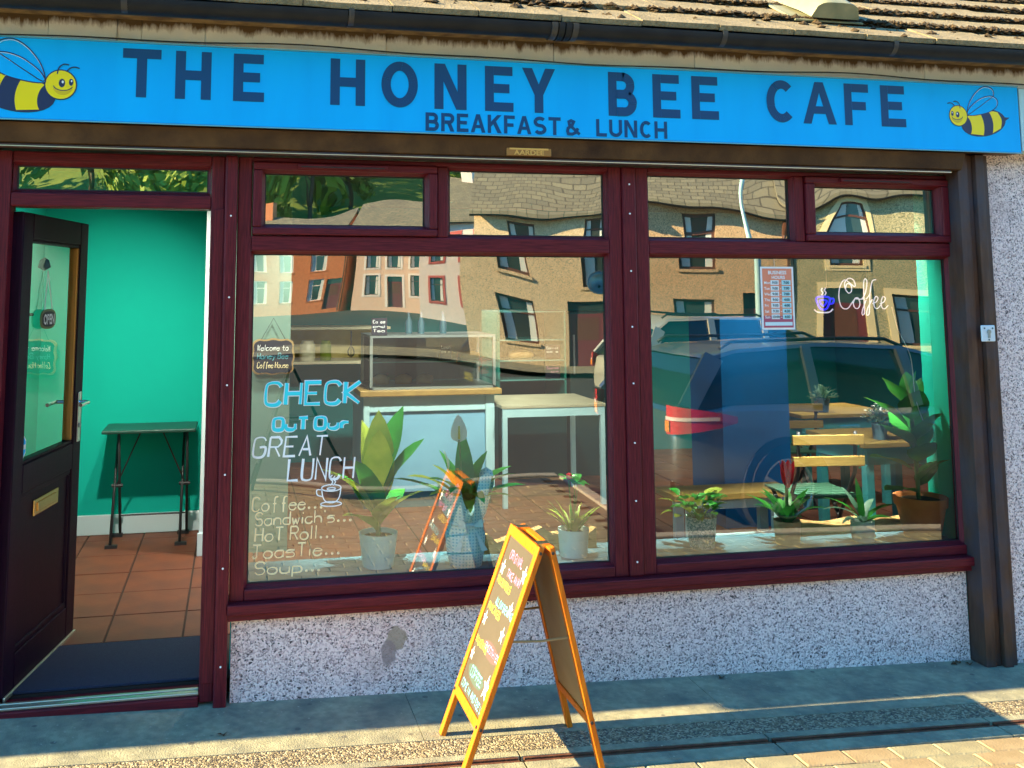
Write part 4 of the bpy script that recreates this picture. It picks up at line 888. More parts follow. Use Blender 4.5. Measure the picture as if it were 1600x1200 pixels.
# white painted console table
WT = thing('console_table', 'white painted open frame table beside the counter', 'table', (2.4, 3.1, FZ))
m_ = MB(); m_.box(1.99, 2.90, .80, 2.83, 3.62, .825); obj('table_top', m_, mat('pale_wood_top', (.36, .34, .22), .5, (.42, .40, .27), 5), WT, bev=.003)
m_ = MB(); m_.box(2.0, 2.905, .735, 2.82, 2.93, .7995); m_.box(2.0, 3.59, .735, 2.82, 3.61, .7995); obj('apron', m_, M_palew, WT)
for x, y in ((2.0, 2.905), (2.785, 2.905), (2.0, 3.575), (2.785, 3.575)): m_ = MB(); m_.box(x, y, FZ, x + .036, y + .036, .7345); obj('leg', m_, M_palew, WT, bev=.002)
# glass fronted fridge with shelves and a tall dark one next to it
FR = thing('drinks_fridge', 'glass fronted shelf cabinet with cakes behind the white table', 'fridge', (2.6, 4.2, .0))
m_ = MB(); m_.box(2.27, 4.02, FZ, 2.90, 4.60, .72); obj('base_cabinet', m_, M_fridge, FR, bev=.004)
for x in (2.27, 2.885): m_ = MB(); m_.box(x, 4.02, .7205, x + .018, 4.60, 1.50); obj('side_post', m_, mat('green_case', (.03, .22, .18), .4), FR)
for z in (.90, 1.07, 1.25, 1.50): m_ = MB(); m_.box(2.27, 4.02, z, 2.903, 4.60, z + .012); obj('shelf', m_, mat('green_glass_shelf', (1, 1, 1)), FR)
m_ = MB(); m_.box(2.288, 4.585, .7205, 2.884, 4.598, 1.499); obj('back_panel', m_, M_fridge, FR)
loaf(2.55, 4.25, 1.083, .22, .05, 'cake_loaf', 'iced yellow cake on the middle shelf of the cabinet', M_bread, None)
chalk_card(2.78, 4.03, 1.09, .14, .12, ('Carrot', 'cake'), 'chalk price card on the middle shelf of the glass cabinet')
chalk_card(2.78, 4.03, .915, .14, .12, ('Scones', 'jam'), 'chalk price card with pink writing on the lowest cabinet shelf', M_pinkp)
m_ = MB(); m_.box(2.93, 4.00, FZ, 3.36, 4.62, 1.50); TF = obj('tall_fridge', m_, M_fridge, bev=.008); tag(TF, 'tall dark green fridge to the right of the glass cabinet', 'fridge')
m_ = MB(); m_.box(2.96, 3.985, .95, 2.975, 3.998, 1.3); obj('handle', m_, M_case, TF)
# back shelf with jars and gear
BS = thing('back_shelf', 'wall shelf with jars behind the counter', 'shelf', (.9, 4.9, 1.0))
for z in (1.02, 1.335): m_ = MB(); m_.box(.36, 4.72, z, 1.42, 5.19, z + .022); obj('shelf_board', m_, mat('cream_board', (.62, .58, .38), .5), BS)
m_ = MB(); m_.box(.36, 5.17, 1.045, 1.42, 5.195, 1.33); obj('back_board', m_, mat('yellow_tile', (.55, .42, .10), .5, (.6, .5, .2), 6), BS)
for k, x in enumerate((.47, .66, .83, 1.24)):
    m_ = MB(); r = (.065, .07, .05, .06)[k]; m_.lathe([(.0, 0), (r, 0), (r * 1.05, .03), (r, .15), (r * .8, .17), (r * .8, .185), (.0, .185)], 18, (x, 4.88, 1.043)); tag(obj('storage_jar', m_, (M_jar, M_cup, M_leafy, M_jar)[k], smooth=True, auto=40), ('squat amber storage jar at the end of the wall shelf by the pier', 'cream storage jar second along the wall shelf', 'slim olive storage jar in the middle of the wall shelf', 'amber storage jar beside the whisk on the wall shelf')[k], 'jar')
m_ = MB(); m_.tube([(1.06, 4.80, 1.32), (1.06, 4.80, 1.18)], .006, 6); 
for k in range(4): m_.tube(smoothpath([(1.06, 4.80, 1.18), (1.06 + .035 * math.cos(k * .8), 4.80 + .035 * math.sin(k * .8), 1.12), (1.06, 4.80, 1.075), (1.06 - .035 * math.cos(k * .8), 4.80 - .035 * math.sin(k * .8), 1.12), (1.06, 4.80, 1.18)], 4), .0025, 5)
tag(obj('hanging_whisk', m_, M_iron), 'dark wire whisk hanging below the upper wall shelf', 'whisk')
for k, x in enumerate((1.50, 1.60, 1.78)):
    m_ = MB(); m_.lathe([(0, 0), (.028, 0), (.028, .09), (.010, .13), (.010, .17), (0, .17)], 14, (x - .15, 3.35, 1.355)); tag(obj('syrup_bottle', m_, M_ink, smooth=True, auto=40), 'dark syrup bottle standing on top of the display case', 'bottle', 'syrup bottles on the display case')
# chalk plaque on the pier
CP = thing('welcome_plaque', 'scalloped black chalk plaque hanging on the pale pier wall', 'plaque', (.235, 2.05, 1.27))
def scal(w, h, cx, cz, n=64):
    P = []
    for k in range(n):
        t = 2 * math.pi * k / n; c, s_ = math.cos(t), math.sin(t); r = 1 / max(abs(c), abs(s_)); r = min(r, 1.22); wob = 1 + .035 * math.cos(8 * t)
        P.append((cx + w / 2 * c * r * wob, cz + h / 2 * s_ * r * wob))
    return P
def plate(P, y0, y1): m_ = MB(); return m_.prism(P, 'y', y0, y1)
obj('rim', plate(scal(.265, .225, .235, 1.275), 2.05, 2.062), mat('tan_rim', (.40, .26, .10), .5), CP); obj('board', plate(scal(.245, .205, .235, 1.275), 2.046, 2.0495), M_board2, CP)
for txt, z, mm in (('Welcome to', 1.315, M_whitep), ('Honey Bee', 1.262, M_bluec), ('Coffee House', 1.205, M_creamp)):
    m_ = MB(); put_polys(m_, hand(txt, .135, z, .20, .036, .004, .1), lambda a, b, l: (a, 2.0452 - l, b)); obj('chalk_line', m_, mm, CP, fix=False)
m_ = MB(); m_.tube([(.16, 2.056, 1.385), (.235, 2.06, 1.52), (.31, 2.056, 1.385)], .002, 5); obj('hanging_string', m_, M_cableb, CP)
# cafe tables
def cafe_table(cx, cy, w, d, lab, leg=M_tealw):
    t = thing('cafe_table', lab, 'table', (cx, cy, FZ))
    nb = 4
    for k in range(nb): m_ = MB(); y0 = cy - d / 2 + k * d / nb; m_.box(cx - w / 2, y0 + .001, .728, cx + w / 2, y0 + d / nb - .001, .757); obj('top_plank', m_, M_woody, t, bev=.003)
    for a in ((cx - w / 2 + .05, cy - d / 2 + .04, cx + w / 2 - .05, cy - d / 2 + .065), (cx - w / 2 + .05, cy + d / 2 - .065, cx + w / 2 - .05, cy + d / 2 - .04)): m_ = MB(); m_.box(a[0], a[1], .62, a[2], a[3], .7275); obj('apron', m_, leg, t)
    for sx in (-1, 1):
        m_ = MB(); m_.box(cx + sx * (w / 2 - .0525) - .0125, cy - d / 2 + .0655, .62, cx + sx * (w / 2 - .0525) + .0125, cy + d / 2 - .0655, .7275); obj('apron', m_, leg, t)
        for sy in (-1, 1):
            x = cx + sx * (w / 2 - .07); y = cy + sy * (d / 2 - .07); m_ = MB(); m_.box(x - .027, y - .027, FZ, x + .027, y + .027, .6195); obj('leg', m_, leg, t, bev=.003)
    return t
cafe_table(4.62, 2.75, .82, .66, 'yellow topped cafe table nearer the green back wall')
cafe_table(4.15, 1.42, .70, .62, 'yellow topped cafe table beside the slatted chair')
# slatted folding chairs
def chair():
    t = thing('slatted_chair', 'x', 'chair', (0, 0, 0), 'slatted folding chairs in the cafe')
    for s_ in (-1, 1):
        x = s_ * .175
        m_ = MB(); m_.bar((x, -.20, .02), (x, .17, .46), .022, .012, (0, 1, 0)); obj('leg', m_, M_iron, t)
        m_ = MB(); m_.tube([(x * .98, .24, .0), (x * .98, -.05, .42), (x * .98, -.17, .60), (x * .98, -.19, .83)], .011, 8); obj('back_upright', m_, M_iron, t, smooth=True)
        m_ = MB(); m_.tube([(x * .98, -.21, .75), (x * .98, -.222, .75)], .007, 6); m_.tube([(x * .98, -.21, .63), (x * .98, -.222, .63)], .007, 6); obj('rivet', m_, M_chrome, t)
    for z in (.785, .665): m_ = MB(); m_.box(-.215, -.208, z - .028, .215, -.192, z + .028); obj('back_slat', m_, M_woody, t, bev=.004)
    for k in range(7): m_ = MB(); y = -.16 + k * .055; m_.box(-.205, y, .448, .205, y + .043, .464); obj('seat_slat', m_, mat('green_seat', (.03, .10, .06), .5), t, bev=.003)
    m_ = MB(); m_.tube([(-.17, .2, .06), (.17, .2, .06)], .007, 6); m_.tube([(-.175, -.17, .06), (.175, -.17, .06)], .007, 6); obj('stretcher', m_, M_iron, t)
    return t
c0 = chair(); c0.location = (3.36, .98, FZ); c0.rotation_euler = (0, 0, R(-6)); c0['label'] = 'slatted folding chair with its back to the window'
c1 = copy_tree(c0); c1.location = (4.02, 2.38, FZ); c1.rotation_euler = (0, 0, R(-4)); c1['label'] = 'slatted folding chair at the table near the back wall'
c2 = copy_tree(c0); c2.location = (4.95, 1.5, FZ); c2.rotation_euler = (0, 0, R(85)); c2['label'] = 'slatted folding chair turned sideways at the far end of the table'
# low bench: plank on a pale stool frame
BN = thing('plank_bench', 'low bench of a pale blue frame with a wooden plank top', 'bench', (3.0, 1.45, FZ))
m_ = MB(); m_.box(2.62, 1.28, .424, 3.46, 1.56, .460); obj('plank', m_, M_woody, BN, bev=.003)
for x in (2.72, 3.30):
    for y in (1.32, 1.49): m_ = MB(); m_.box(x, y, FZ, x + .06, y + .04, .423); obj('leg', m_, M_palew, BN, bev=.003)
m_ = MB(); m_.box(2.7805, 1.325, .36, 3.2995, 1.35, .423); m_.box(2.7805, 1.325, .17, 3.2995, 1.35, .21); obj('rail', m_, M_palew, BN, bev=.003)
# driftwood baulk lying on the window board
m_ = MB(); n = 14; P = []
for k in range(n + 1):
    x = 2.76 + k * .052; d = random.uniform(-.004, .004); P += [(x, .33 + d, .4405), (x, .33 + d, .50 + .012 * math.sin(k * .7)), (x, .40 + d, .505 + .010 * math.sin(k * .9)), (x, .40, .4405)]
m_.add(P, [(i * 4 + q, (i + 1) * 4 + q, (i + 1) * 4 + (q + 1) % 4, i * 4 + (q + 1) % 4) for i in range(n) for q in range(4)] + [(0, 1, 2, 3), tuple(n * 4 + q for q in range(4))]); tag(obj('timber_baulk', m_, M_woodr, bev=.004), 'rough timber baulk lying behind the pots on the window board', 'timber')
m_ = MB(); n = 16; P = []
for k in range(n + 1):
    x = 1.02 + k * .046; h_ = .05 + .012 * math.sin(k * .8) + .01 * math.sin(k * 2.1); z0_ = .56 + .01 * k / n
    P += [(x, .345, .4405), (x, .34, .4405 + h_ * 1.6), (x, .41, .4405 + h_ * 1.5), (x, .415, .4405)]
m_.add(P, [(i * 4 + q, (i + 1) * 4 + q, (i + 1) * 4 + (q + 1) % 4, i * 4 + (q + 1) % 4) for i in range(n) for q in range(4)] + [(0, 1, 2, 3), tuple(n * 4 + q for q in range(4))]); tag(obj('driftwood_log', m_, M_woodr, smooth=True, auto=50), 'split driftwood log lying behind the wrapped lily', 'log')

# =================================================================== PLANTS
def leaf(mb, base, az, length, width, rise, droop, fold=.25, n=8, twist=0.0, tip=.08, wpow=.75, start=0.0):
    """an arching blade with a folded midrib; rise/droop in radians"""
    b = Vector(base); d = Vector((math.cos(az), math.sin(az), 0)); side0 = Vector((-math.sin(az), math.cos(az), 0)); P = []; p = b.copy()
    for i in range(n + 1):
        t = i / n; el = rise - droop * t; fwd = d * math.cos(el) + Vector((0, 0, 1)) * math.sin(el); up = -d * math.sin(el) + Vector((0, 0, 1)) * math.cos(el)
        tw_ = twist * t; sd = side0 * math.cos(tw_) + up * math.sin(tw_); upp = up * math.cos(tw_) - side0 * math.sin(tw_)
        tt = max(0, (t - start) / (1 - start)); w = width / 2 * (max(0.0, math.sin(math.pi * min(1, tt ** wpow * (1 - tip) + tip * .5))) if tt > 0 else .06) + .002
        if i == n: w = .001
        wv = .10 * w * math.sin(t * 9 + az * 3); P += [p + sd * w + upp * (w * fold + wv), p.copy(), p - sd * w + upp * (w * fold - wv)]
        p = p + fwd * (length / n)
    mb.add(P, [(i * 3 + q, i * 3 + q + 1, (i + 1) * 3 + q + 1, (i + 1) * 3 + q) for i in range(n) for q in range(2)])
    return mb
def pot(t, x, y, z, r0, r1, h, m, rim=.0, soil=True, ry=1.0):
    m_ = MB(); prof = [(0, 0), (r0, 0), (r1, h - rim)]
    if rim: prof += [(r1 + .008, h - rim), (r1 + .012, h)]
    else: prof += [(r1 + .001, h)]
    e = prof[-1][0]; prof += [(e - .008, h), (r1 - .012, h - .03), (0, h - .03)]
    m_.lathe(prof, 28, (x, y, z)); obj('pot', m_, m, t, smooth=True, auto=35)
    m_ = MB(); m_.lathe([(0, h - .028), (r1 - .0125, h - .028), (r1 - .02, h - .018), (0, h - .014)], 20, (x, y, z)); obj('soil', m_, M_soil, t)
WZ = .4405
def lf(t, m, *a, **k): return obj('leaf', leaf(MB(), *a, **k), m, t, smooth=True, fix=False)
# broad leaved plant in the pale pot
t = thing('potted_plant', 'upright broad leaved yellow green plant in a pale mint pot', 'plant', (.66, .26, WZ)); pot(t, .66, .26, WZ, .07, .09, .15, M_potw)
m_ = MB(); m_.tube([(.66, .26, WZ + .12), (.655, .26, WZ + .33)], .012, 8); obj('stem', m_, M_stem, t)
for az, L, w, ri, dr, z, mm in ((1.4, .42, .15, 1.50, .15, .28, M_leafy), (4.6, .40, .15, 1.42, .2, .24, M_leafy), (.1, .38, .13, 1.15, .5, .26, M_leafd), (3.2, .36, .13, 1.0, .7, .22, M_leafy), (5.6, .30, .11, .9, .6, .18, M_leafy), (2.5, .30, .12, .95, .5, .20, M_leafm), (.6, .44, .14, 1.3, .25, .30, M_leafd), (3.8, .26, .10, .8, .8, .15, M_leafy), (2.0, .40, .13, 1.35, .35, .27, M_leafy), (4.0, .34, .12, 1.2, .5, .22, M_leafm), (5.1, .28, .11, 1.1, .9, .17, M_leafy), (.9, .30, .10, .85, .9, .17, M_leafm)):
    lf(t, mm, (.657, .26, WZ + z), az, L, w, ri, dr, twist=.15, start=.08)
# peace lily in gingham wrap
t = thing('wrapped_lily', 'white flowered lily wrapped in pale blue gingham with a bow', 'plant', (1.06, .20, WZ)); bx, by = 1.06, .20
def ging():
    m = M_wrap; n = m.node_tree.nodes; l = m.node_tree.links; p = n['Principled BSDF']
    tc = n.new('ShaderNodeTexCoord'); ck = n.new('ShaderNodeTexWave'); ck.bands_direction = 'X'; ck.inputs['Scale'].default_value = 22; l.new(tc.outputs['Object'], ck.inputs['Vector'])
    c2_ = n.new('ShaderNodeTexWave'); c2_.bands_direction = 'Z'; c2_.inputs['Scale'].default_value = 22; l.new(tc.outputs['Object'], c2_.inputs['Vector'])
    ad = n.new('ShaderNodeMath'); ad.operation = 'ADD'; l.new(ck.outputs[1], ad.inputs[0]); l.new(c2_.outputs[1], ad.inputs[1])
    r = n.new('ShaderNodeValToRGB'); l.new(ad.outputs[0], r.inputs[0]); r.color_ramp.elements[0].color = (.10, .46, .58, 1); r.color_ramp.elements[1].color = (.45, .76, .78, 1); r.color_ramp.elements[0].position = .2; r.color_ramp.elements[1].position = .9
    l.new(r.outputs[0], p.inputs['Base Color'])
ging()
m_ = MB(); n = 36; prof = [(.075, 0), (.088, .07), (.092, .14), (.074, .19), (.080, .20)]; P = []
for r_, z in prof:
    for k in range(n): a = 2 * math.pi * k / n; q = r_ * (1 + .05 * math.sin(9 * a) * (z / .2)); P.append((bx + q * math.cos(a), by + q * math.sin(a), WZ + z))
m_.add(P, [(i * n + k, i * n + (k + 1) % n, (i + 1) * n + (k + 1) % n, (i + 1) * n + k) for i in range(len(prof) - 1) for k in range(n)] + [tuple(range(n))]); obj('wrap_body', m_, M_wrap, t, smooth=True)
m_ = MB(); P = []; n = 40
for i, z in enumerate((.20, .25, .31)):
    for k in range(n): a = 2 * math.pi * k / n; q = (.078, .095, .115)[i] * (1 + (.12 * i) * math.sin(7 * a + 1)); P.append((bx + q * math.cos(a), by + q * math.sin(a), WZ + z + (i * .035) * math.sin(5 * a) + (.05 if i == 2 and math.cos(a) > .4 else 0)))
m_.add(P, [(i * n + k, i * n + (k + 1) % n, (i + 1) * n + (k + 1) % n, (i + 1) * n + k) for i in range(2) for k in range(n)]); obj('wrap_frill', m_, M_wrap, t, smooth=True)
m_ = MB(); m_.tube([(bx + .080 * math.cos(a), by + .080 * math.sin(a), WZ + .193) for a in [2 * math.pi * k / 24 for k in range(24)]], .008, 6, closed=True)
obj('ribbon', m_, M_palew, t, smooth=True)
for s_ in (-1, 1):
    m_ = MB(); m_.add([(bx + .01, by - .088, WZ + .19), (bx + s_ * .055, by - .10, WZ + .225), (bx + s_ * .06, by - .105, WZ + .185), (bx + s_ * .02, by - .092, WZ + .18), (bx + s_ * .05, by - .105, WZ + .08), (bx + s_ * .08, by - .1, WZ + .085)], [(0, 1, 2), (0, 3, 4, 5)]); obj('bow_loop', m_, M_palew, t, fix=False)
for az, L, w, ri, dr, z, mm in ((3.2, .34, .08, .95, 1.0, .25, M_leafy), (2.9, .38, .075, .7, .7, .24, M_leafm), (.2, .30, .075, .95, .8, .26, M_leafm), (1.5, .36, .09, 1.4, .3, .25, M_leafd), (4.9, .24, .07, 1.0, 1.7, .26, M_leafm), (5.6, .26, .07, .8, 1.0, .24, M_leafm), (4.2, .30, .07, 1.1, 1.5, .25, M_leafd), (.9, .30, .07, 1.1, .7, .25, M_leafm), (3.9, .32, .075, .75, .9, .25, M_leafy), (2.2, .30, .07, 1.2, .5, .25, M_leafm), (.0, .32, .08, .7, .8, .24, M_leafm), (.5, .28, .07, 1.25, .5, .26, M_leafd), (2.6, .26, .07, 1.25, .9, .25, M_leafy), (3.5, .28, .07, 1.2, 1.3, .25, M_leafm), (4.6, .22, .06, .9, 1.8, .25, M_leafy), (5.9, .30, .075, 1.05, 1.0, .25, M_leafm)):
    lf(t, mm, (bx, by, WZ + z), az, L, w, ri, dr)
m_ = MB(); m_.tube(smoothpath([(bx, by, WZ + .24), (bx - .02, by - .01, WZ + .40), (bx - .035, by - .02, WZ + .565)], 4), .004, 6); obj('flower_stalk', m_, M_stem, t, smooth=True)
obj('spathe', leaf(MB(), (bx - .036, by - .015, WZ + .555), 1.5, .125, .075, 1.52, .1, fold=.4, n=10, wpow=.6), M_petal, t, smooth=True, fix=False)
obj('spathe', leaf(MB(), (bx - .085, by - .015, WZ + .43), 2.6, .09, .025, 1.35, .1, fold=.5), M_petal, t, smooth=True, fix=False)
m_ = MB(); m_.tube([(bx - .036, by - .026, WZ + .57), (bx - .036, by - .028, WZ + .63)], [.006, .004], 8); obj('spadix', m_, M_yelp, t, smooth=True)
# grassy plant, pale pot
t = thing('potted_plant', 'wispy palm seedling with a red bloom in a round pale pot', 'plant', (1.60, .24, WZ)); pot(t, 1.60, .24, WZ, .066, .074, .125, M_potw)
for k in range(22): a = random.uniform(0, 6.28); lf(t, random.choice((M_leafy, M_leafy, M_leafm)), (1.60 + .02 * math.cos(a), .24 + .02 * math.sin(a), WZ + .10), a, random.uniform(.10, .20), .012, random.uniform(.9, 1.4), random.uniform(.4, 1.2), n=5)
for dx in (-.02, .012, .028):
    m_ = MB(); m_.tube(smoothpath([(1.60, .24, WZ + .1), (1.60 + dx * .6, .24, WZ + .25), (1.60 + dx, .24, WZ + .36)], 4), .003, 6); obj('stalk', m_, M_stem, t)
for k in range(9): a = k * .7; lf(t, M_leafm, (1.61, .24, WZ + .33), a, random.uniform(.07, .12), .05, random.uniform(.2, 1.0), .9, n=5)
m_ = MB(); m_.lathe([(0, 0), (.016, .012), (.013, .03), (0, .036)], 10, (1.575, .215, WZ + .355)); obj('bloom', m_, M_red, t, smooth=True)
# trailing plant by the mullion in a speckled pot
t = thing('potted_plant', 'bright green trailing leafy plant in a speckled grey pot beside the mullion', 'plant', (2.27, .25, WZ))
pot(t, 2.27, .25, WZ, .06, .075, .15, pebble('speckle_glaze', [(0, (.10, .25, .24)), (.4, (.34, .48, .45)), (.8, (.6, .7, .66))], 160, .1))
for k in range(46):
    a = random.uniform(0, 6.28); rr_ = random.uniform(.02, .14); lf(t, random.choice((M_leafm, M_leafm, M_leafy)), (2.25 + rr_ * math.cos(a), .25 + .6 * rr_ * math.sin(a), WZ + .16 + random.uniform(0, .09)), a + random.uniform(-.6, .6), random.uniform(.05, .09), random.uniform(.03, .05), random.uniform(-.1, .9), random.uniform(.4, 1.2), n=4)
for k in range(8): a = k * .8; m_ = MB(); m_.tube(smoothpath([(2.27, .25, WZ + .12), (2.26 + .05 * math.cos(a), .25 + .04 * math.sin(a), WZ + .19), (2.25 + .12 * math.cos(a), .25 + .08 * math.sin(a), WZ + .20)], 3), .0025, 5); obj('stem', m_, M_stem, t)
# red bromeliad
t = thing('potted_plant', 'green bromeliad with one red flower spike in a buff pot', 'plant', (2.72, .22, WZ)); pot(t, 2.72, .22, WZ, .058, .066, .115, M_buff, .0)
for k in range(17): a = k * 2.4; lf(t, random.choice((M_leafm, M_leafm, M_leafd)), (2.72 + .015 * math.cos(a), .22 + .015 * math.sin(a), WZ + .095), a, random.uniform(.17, .25), .042, 1.35 - .035 * k, random.uniform(.7, 1.2), n=7)
for k in range(7): a = k * .9; obj('bract', leaf(MB(), (2.722 + .008 * math.cos(a), .205 + .008 * math.sin(a), WZ + .275), a, .135, .052, 1.25 + .03 * k, -.2 + .2 * (k % 2), n=6), M_red, t, smooth=True, fix=False)
m_ = MB(); m_.tube([(2.72, .22, WZ + .09), (2.722, .216, WZ + .28)], .008, 8); obj('stem', m_, M_stem, t)
# strap leaved plant in a small pale pot
t = thing('potted_plant', 'small strap leaved plant with silvery edges in a pale cylindrical pot', 'plant', (3.13, .20, WZ)); pot(t, 3.13, .20, WZ, .054, .058, .10, M_potw)
for k, (a, L, ri, dr) in enumerate(((.1, .24, .75, 1.0), (3.1, .24, .85, 1.2), (1.5, .22, 1.45, .2), (.6, .20, .95, 1.0), (2.6, .22, 1.0, 1.0), (3.6, .2, .6, 1.1), (5.5, .18, .7, 1.2), (4.2, .18, .8, 1.3), (.0, .16, .4, .7), (2.0, .2, 1.2, .5))): lf(t, M_leafs if k % 2 else M_leafm, (3.13, .20, WZ + .085), a, L, .035, ri, dr, n=7)
# rubber plant in terracotta
t = thing('potted_plant', 'tall dark rubber plant in a big terracotta pot at the window corner', 'plant', (3.472, .20, WZ)); pot(t, 3.472, .20, WZ, .085, .118, .205, M_terra, .045)
m_ = MB(); m_.tube(smoothpath([(3.462, .20, WZ + .17), (3.457, .20, WZ + .40), (3.442, .205, WZ + .70)], 4), .011, 8); obj('stem', m_, M_stem, t, smooth=True)
for z, az, L, w, ri, dr in ((.22, 3.3, .20, .095, .35, .5), (.24, .2, .18, .085, .8, .2), (.27, 5.2, .20, .10, .95, .6), (.32, 3.0, .24, .10, .6, .6), (.36, 4.6, .19, .11, .9, .4), (.40, .4, .20, .09, 1.0, .4), (.44, 3.3, .25, .10, .75, .5), (.47, 5.0, .21, .12, 1.0, .4), (.50, .6, .20, .09, 1.15, .3), (.53, 2.9, .27, .11, .85, .5), (.57, 4.4, .20, .11, 1.1, .3), (.60, .3, .20, .07, 1.2, .2), (.63, 3.2, .22, .09, 1.0, .4), (.66, 1.2, .16, .07, 1.35, .1), (.68, 5.4, .15, .06, 1.4, .1), (.45, 1.6, .22, .1, .9, .4)):
    lf(t, random.choice((M_leafd, M_leafd, M_leafm)), (3.457 - .015 * (z > .5), .20, WZ + z), az, L * 1.12, w * 1.35, ri, dr, fold=.18, start=.12, n=9)
# small table plants
def bushy(x, y, z, lab, fl=None):
    t = thing('table_plant', lab, 'plant', (x, y, z)); pot(t, x, y, z, .038, .05, .10, M_potb)
    m_ = MB(); rr_ = random.Random(int(x * 100))
    for k in range(150):
        a = rr_.uniform(0, 6.28); e = rr_.uniform(.1, 1.5); q = rr_.uniform(.03, .10); leaf(m_, (x + q * math.cos(a) * math.cos(e), y + q * math.sin(a) * math.cos(e), z + .09 + q * math.sin(e)), a, .032, .014, e, .5, n=2)
    stuff(obj('foliage', m_, M_leafs, t, smooth=True, fix=False))
    if fl:
        m_ = MB()
        for k in range(60): a = rr_.uniform(0, 6.28); e = rr_.uniform(.4, 1.5); q = rr_.uniform(.09, .13); leaf(m_, (x + q * math.cos(a) * math.cos(e), y + q * math.sin(a) * math.cos(e), z + .09 + q * math.sin(e)), a, .02, .018, .2, .1, n=2)
        stuff(obj('blossom', m_, fl, t, fix=False))
bushy(4.48, 2.55, .758, 'feathery plant in a slate blue pot on the rear cafe table'); bushy(4.02, 1.25, .758, 'white flowering plant in a slate blue pot on the nearer cafe table', M_whitep)

# =================================================================== LETTERING AND CARDS ON THE GLASS
def glasswrite(name, label, polys, m, y=.0265):
    m_ = MB(); put_polys(m_, polys, lambda a, b, l: (a, y - l, b), .0002); return tag(obj(name, m_, m, fix=False), label, 'lettering')
def lettering(label, words, t, m, outline=None):
    q = []; st = random.getstate()
    for w in words: q += hand(*w[:5], t, *(w[5:] or (0.08,)))
    if outline:
        random.setstate(st); q2 = []
        for w in words: q2 += hand(*w[:5], t * 1.55, *(w[5:] or (0.08,)))
        o = glasswrite('window_lettering', label, q2, outline, .0266); BASE[o.name] = Vector((0, 0, 0))
        m_ = MB(); put_polys(m_, q, lambda a, b, l: (a, .0240 - l, b), .0002); obj('painted_fill', m_, m, o, fix=False); return o
    return glasswrite('window_lettering', label, q, m)
lettering('cyan word CHECK painted on the window glass', [('CHECK', .128, 1.205, .43, .092, .06)], .0125, M_cyanp, M_whitep)
lettering('cyan word OUT painted below CHECK on the glass', [('OuT', .165, 1.098, .16, .048, .03)], .012, M_cyanp, M_whitep)
lettering('cyan word OUR painted beside OUT on the glass', [('Our', .345, 1.098, .17, .048, .03)], .012, M_cyanp, M_whitep)
lettering('white word GREAT painted on the window glass', [('GREAT', .078, .985, .33, .082, .12)], .0085, M_whitep)
lettering('white word LUNCH painted on the window glass', [('LUNCH', .228, .882, .30, .090, .08)], .009, M_whitep)
for txt, lab, x, z, w, h in (('Coffee...', 'peach handwritten line Coffee on the window glass', .082, .760, .285, .056), ("Sandwich's...", 'peach handwritten line Sandwich\'s on the window glass', .095, .700, .40, .052),
                             ('HoT Roll...', 'peach handwritten line Hot Roll on the window glass', .095, .634, .33, .055), ('JoasTie...', 'peach handwritten line Toastie on the window glass', .085, .564, .37, .055), ('Soup...', 'peach handwritten line Soup on the window glass', .098, .498, .28, .050)):
    ad = lambda t_: sum(0.45 if c in "il'." else (0.5 if c == ' ' else 1.0) for c in t_)
    w0 = w * ad(txt[:-3]) / ad(txt); lt = lettering(lab, [(txt[:-3], x, z, w0, h, .05)], .0055, M_creamp); BASE[lt.name] = Vector((0, 0, 0))
    for q_ in range(3): m_ = MB(); m_.lathe([(0, 0), (.0055, 0), (.0055, .0006), (0, .0006)], 10, (0, 0, 0)); m_.v = [Vector((v.x + x + w0 + .008 + q_ * .026, .0262 - v.z, v.y + z + .004)) for v in m_.v]; obj('dot', m_, M_creamp, lt)
q = []
for pth in ([(-.042, .02), (-.036, -.018), (-.018, -.04), (.018, -.04), (.036, -.018), (.042, .02)], ell(0, .02, .042, .014, 0, 360, 20), ell(0, .016, .018, .005, 0, 360, 12), ell(0, -.048, .045, .010, 0, 360, 20), [(-.04, .012), (-.062, .014), (-.060, -.008), (-.034, -.016)],
            [(-.005, .03), (.006, .045), (-.006, .06), (.004, .075)], [(.008, .03), (.018, .045), (.008, .058), (.016, .07)]):
    q += ribbon2([(v.x, v.y) for v in smoothpath([(.418 + p[0], .824 + p[1], 0) for p in pth], 3)], .0048)
glasswrite('painted_cup', 'white outline of a steaming cup painted on the glass', q, M_whitep)
# opening hours card
HC = thing('hours_card', 'white and coral opening hours card hung against the glass', 'sign', (2.596, .05, 1.506))
def card(x0, z0, x1, z1, y, m, nm, par): m_ = MB(); m_.box(x0, y, z0, x1, y + .0008, z1); return obj(nm, m_, m, par)
card(2.507, 1.508, 2.686, 1.815, .0240, M_paper, 'card', HC); card(2.517, 1.518, 2.676, 1.806, .0229, M_coral, 'print_field', HC)
card(2.517, 1.5185, 2.676, 1.575, .0218, M_plum, 'print_base', HC); card(2.523, 1.528, 2.670, 1.545, .0207, mat('pale_band', (.6, .75, .8), .5), 'print_band', HC)
def htext(s_, x, z, size, m, off=.0006, al='CENTER', y=.0192, sx=1.0): m_ = MB(); put_polys(m_, text_polys(s_, size, off, al), lambda a, b, l: (x + a * sx, y - l, z + b), .0001); obj('print', m_, m, HC, fix=False)
htext('BUSINESS', 2.595, 1.778, .024, M_whitep); htext('HOURS', 2.600, 1.755, .022, M_whitep)
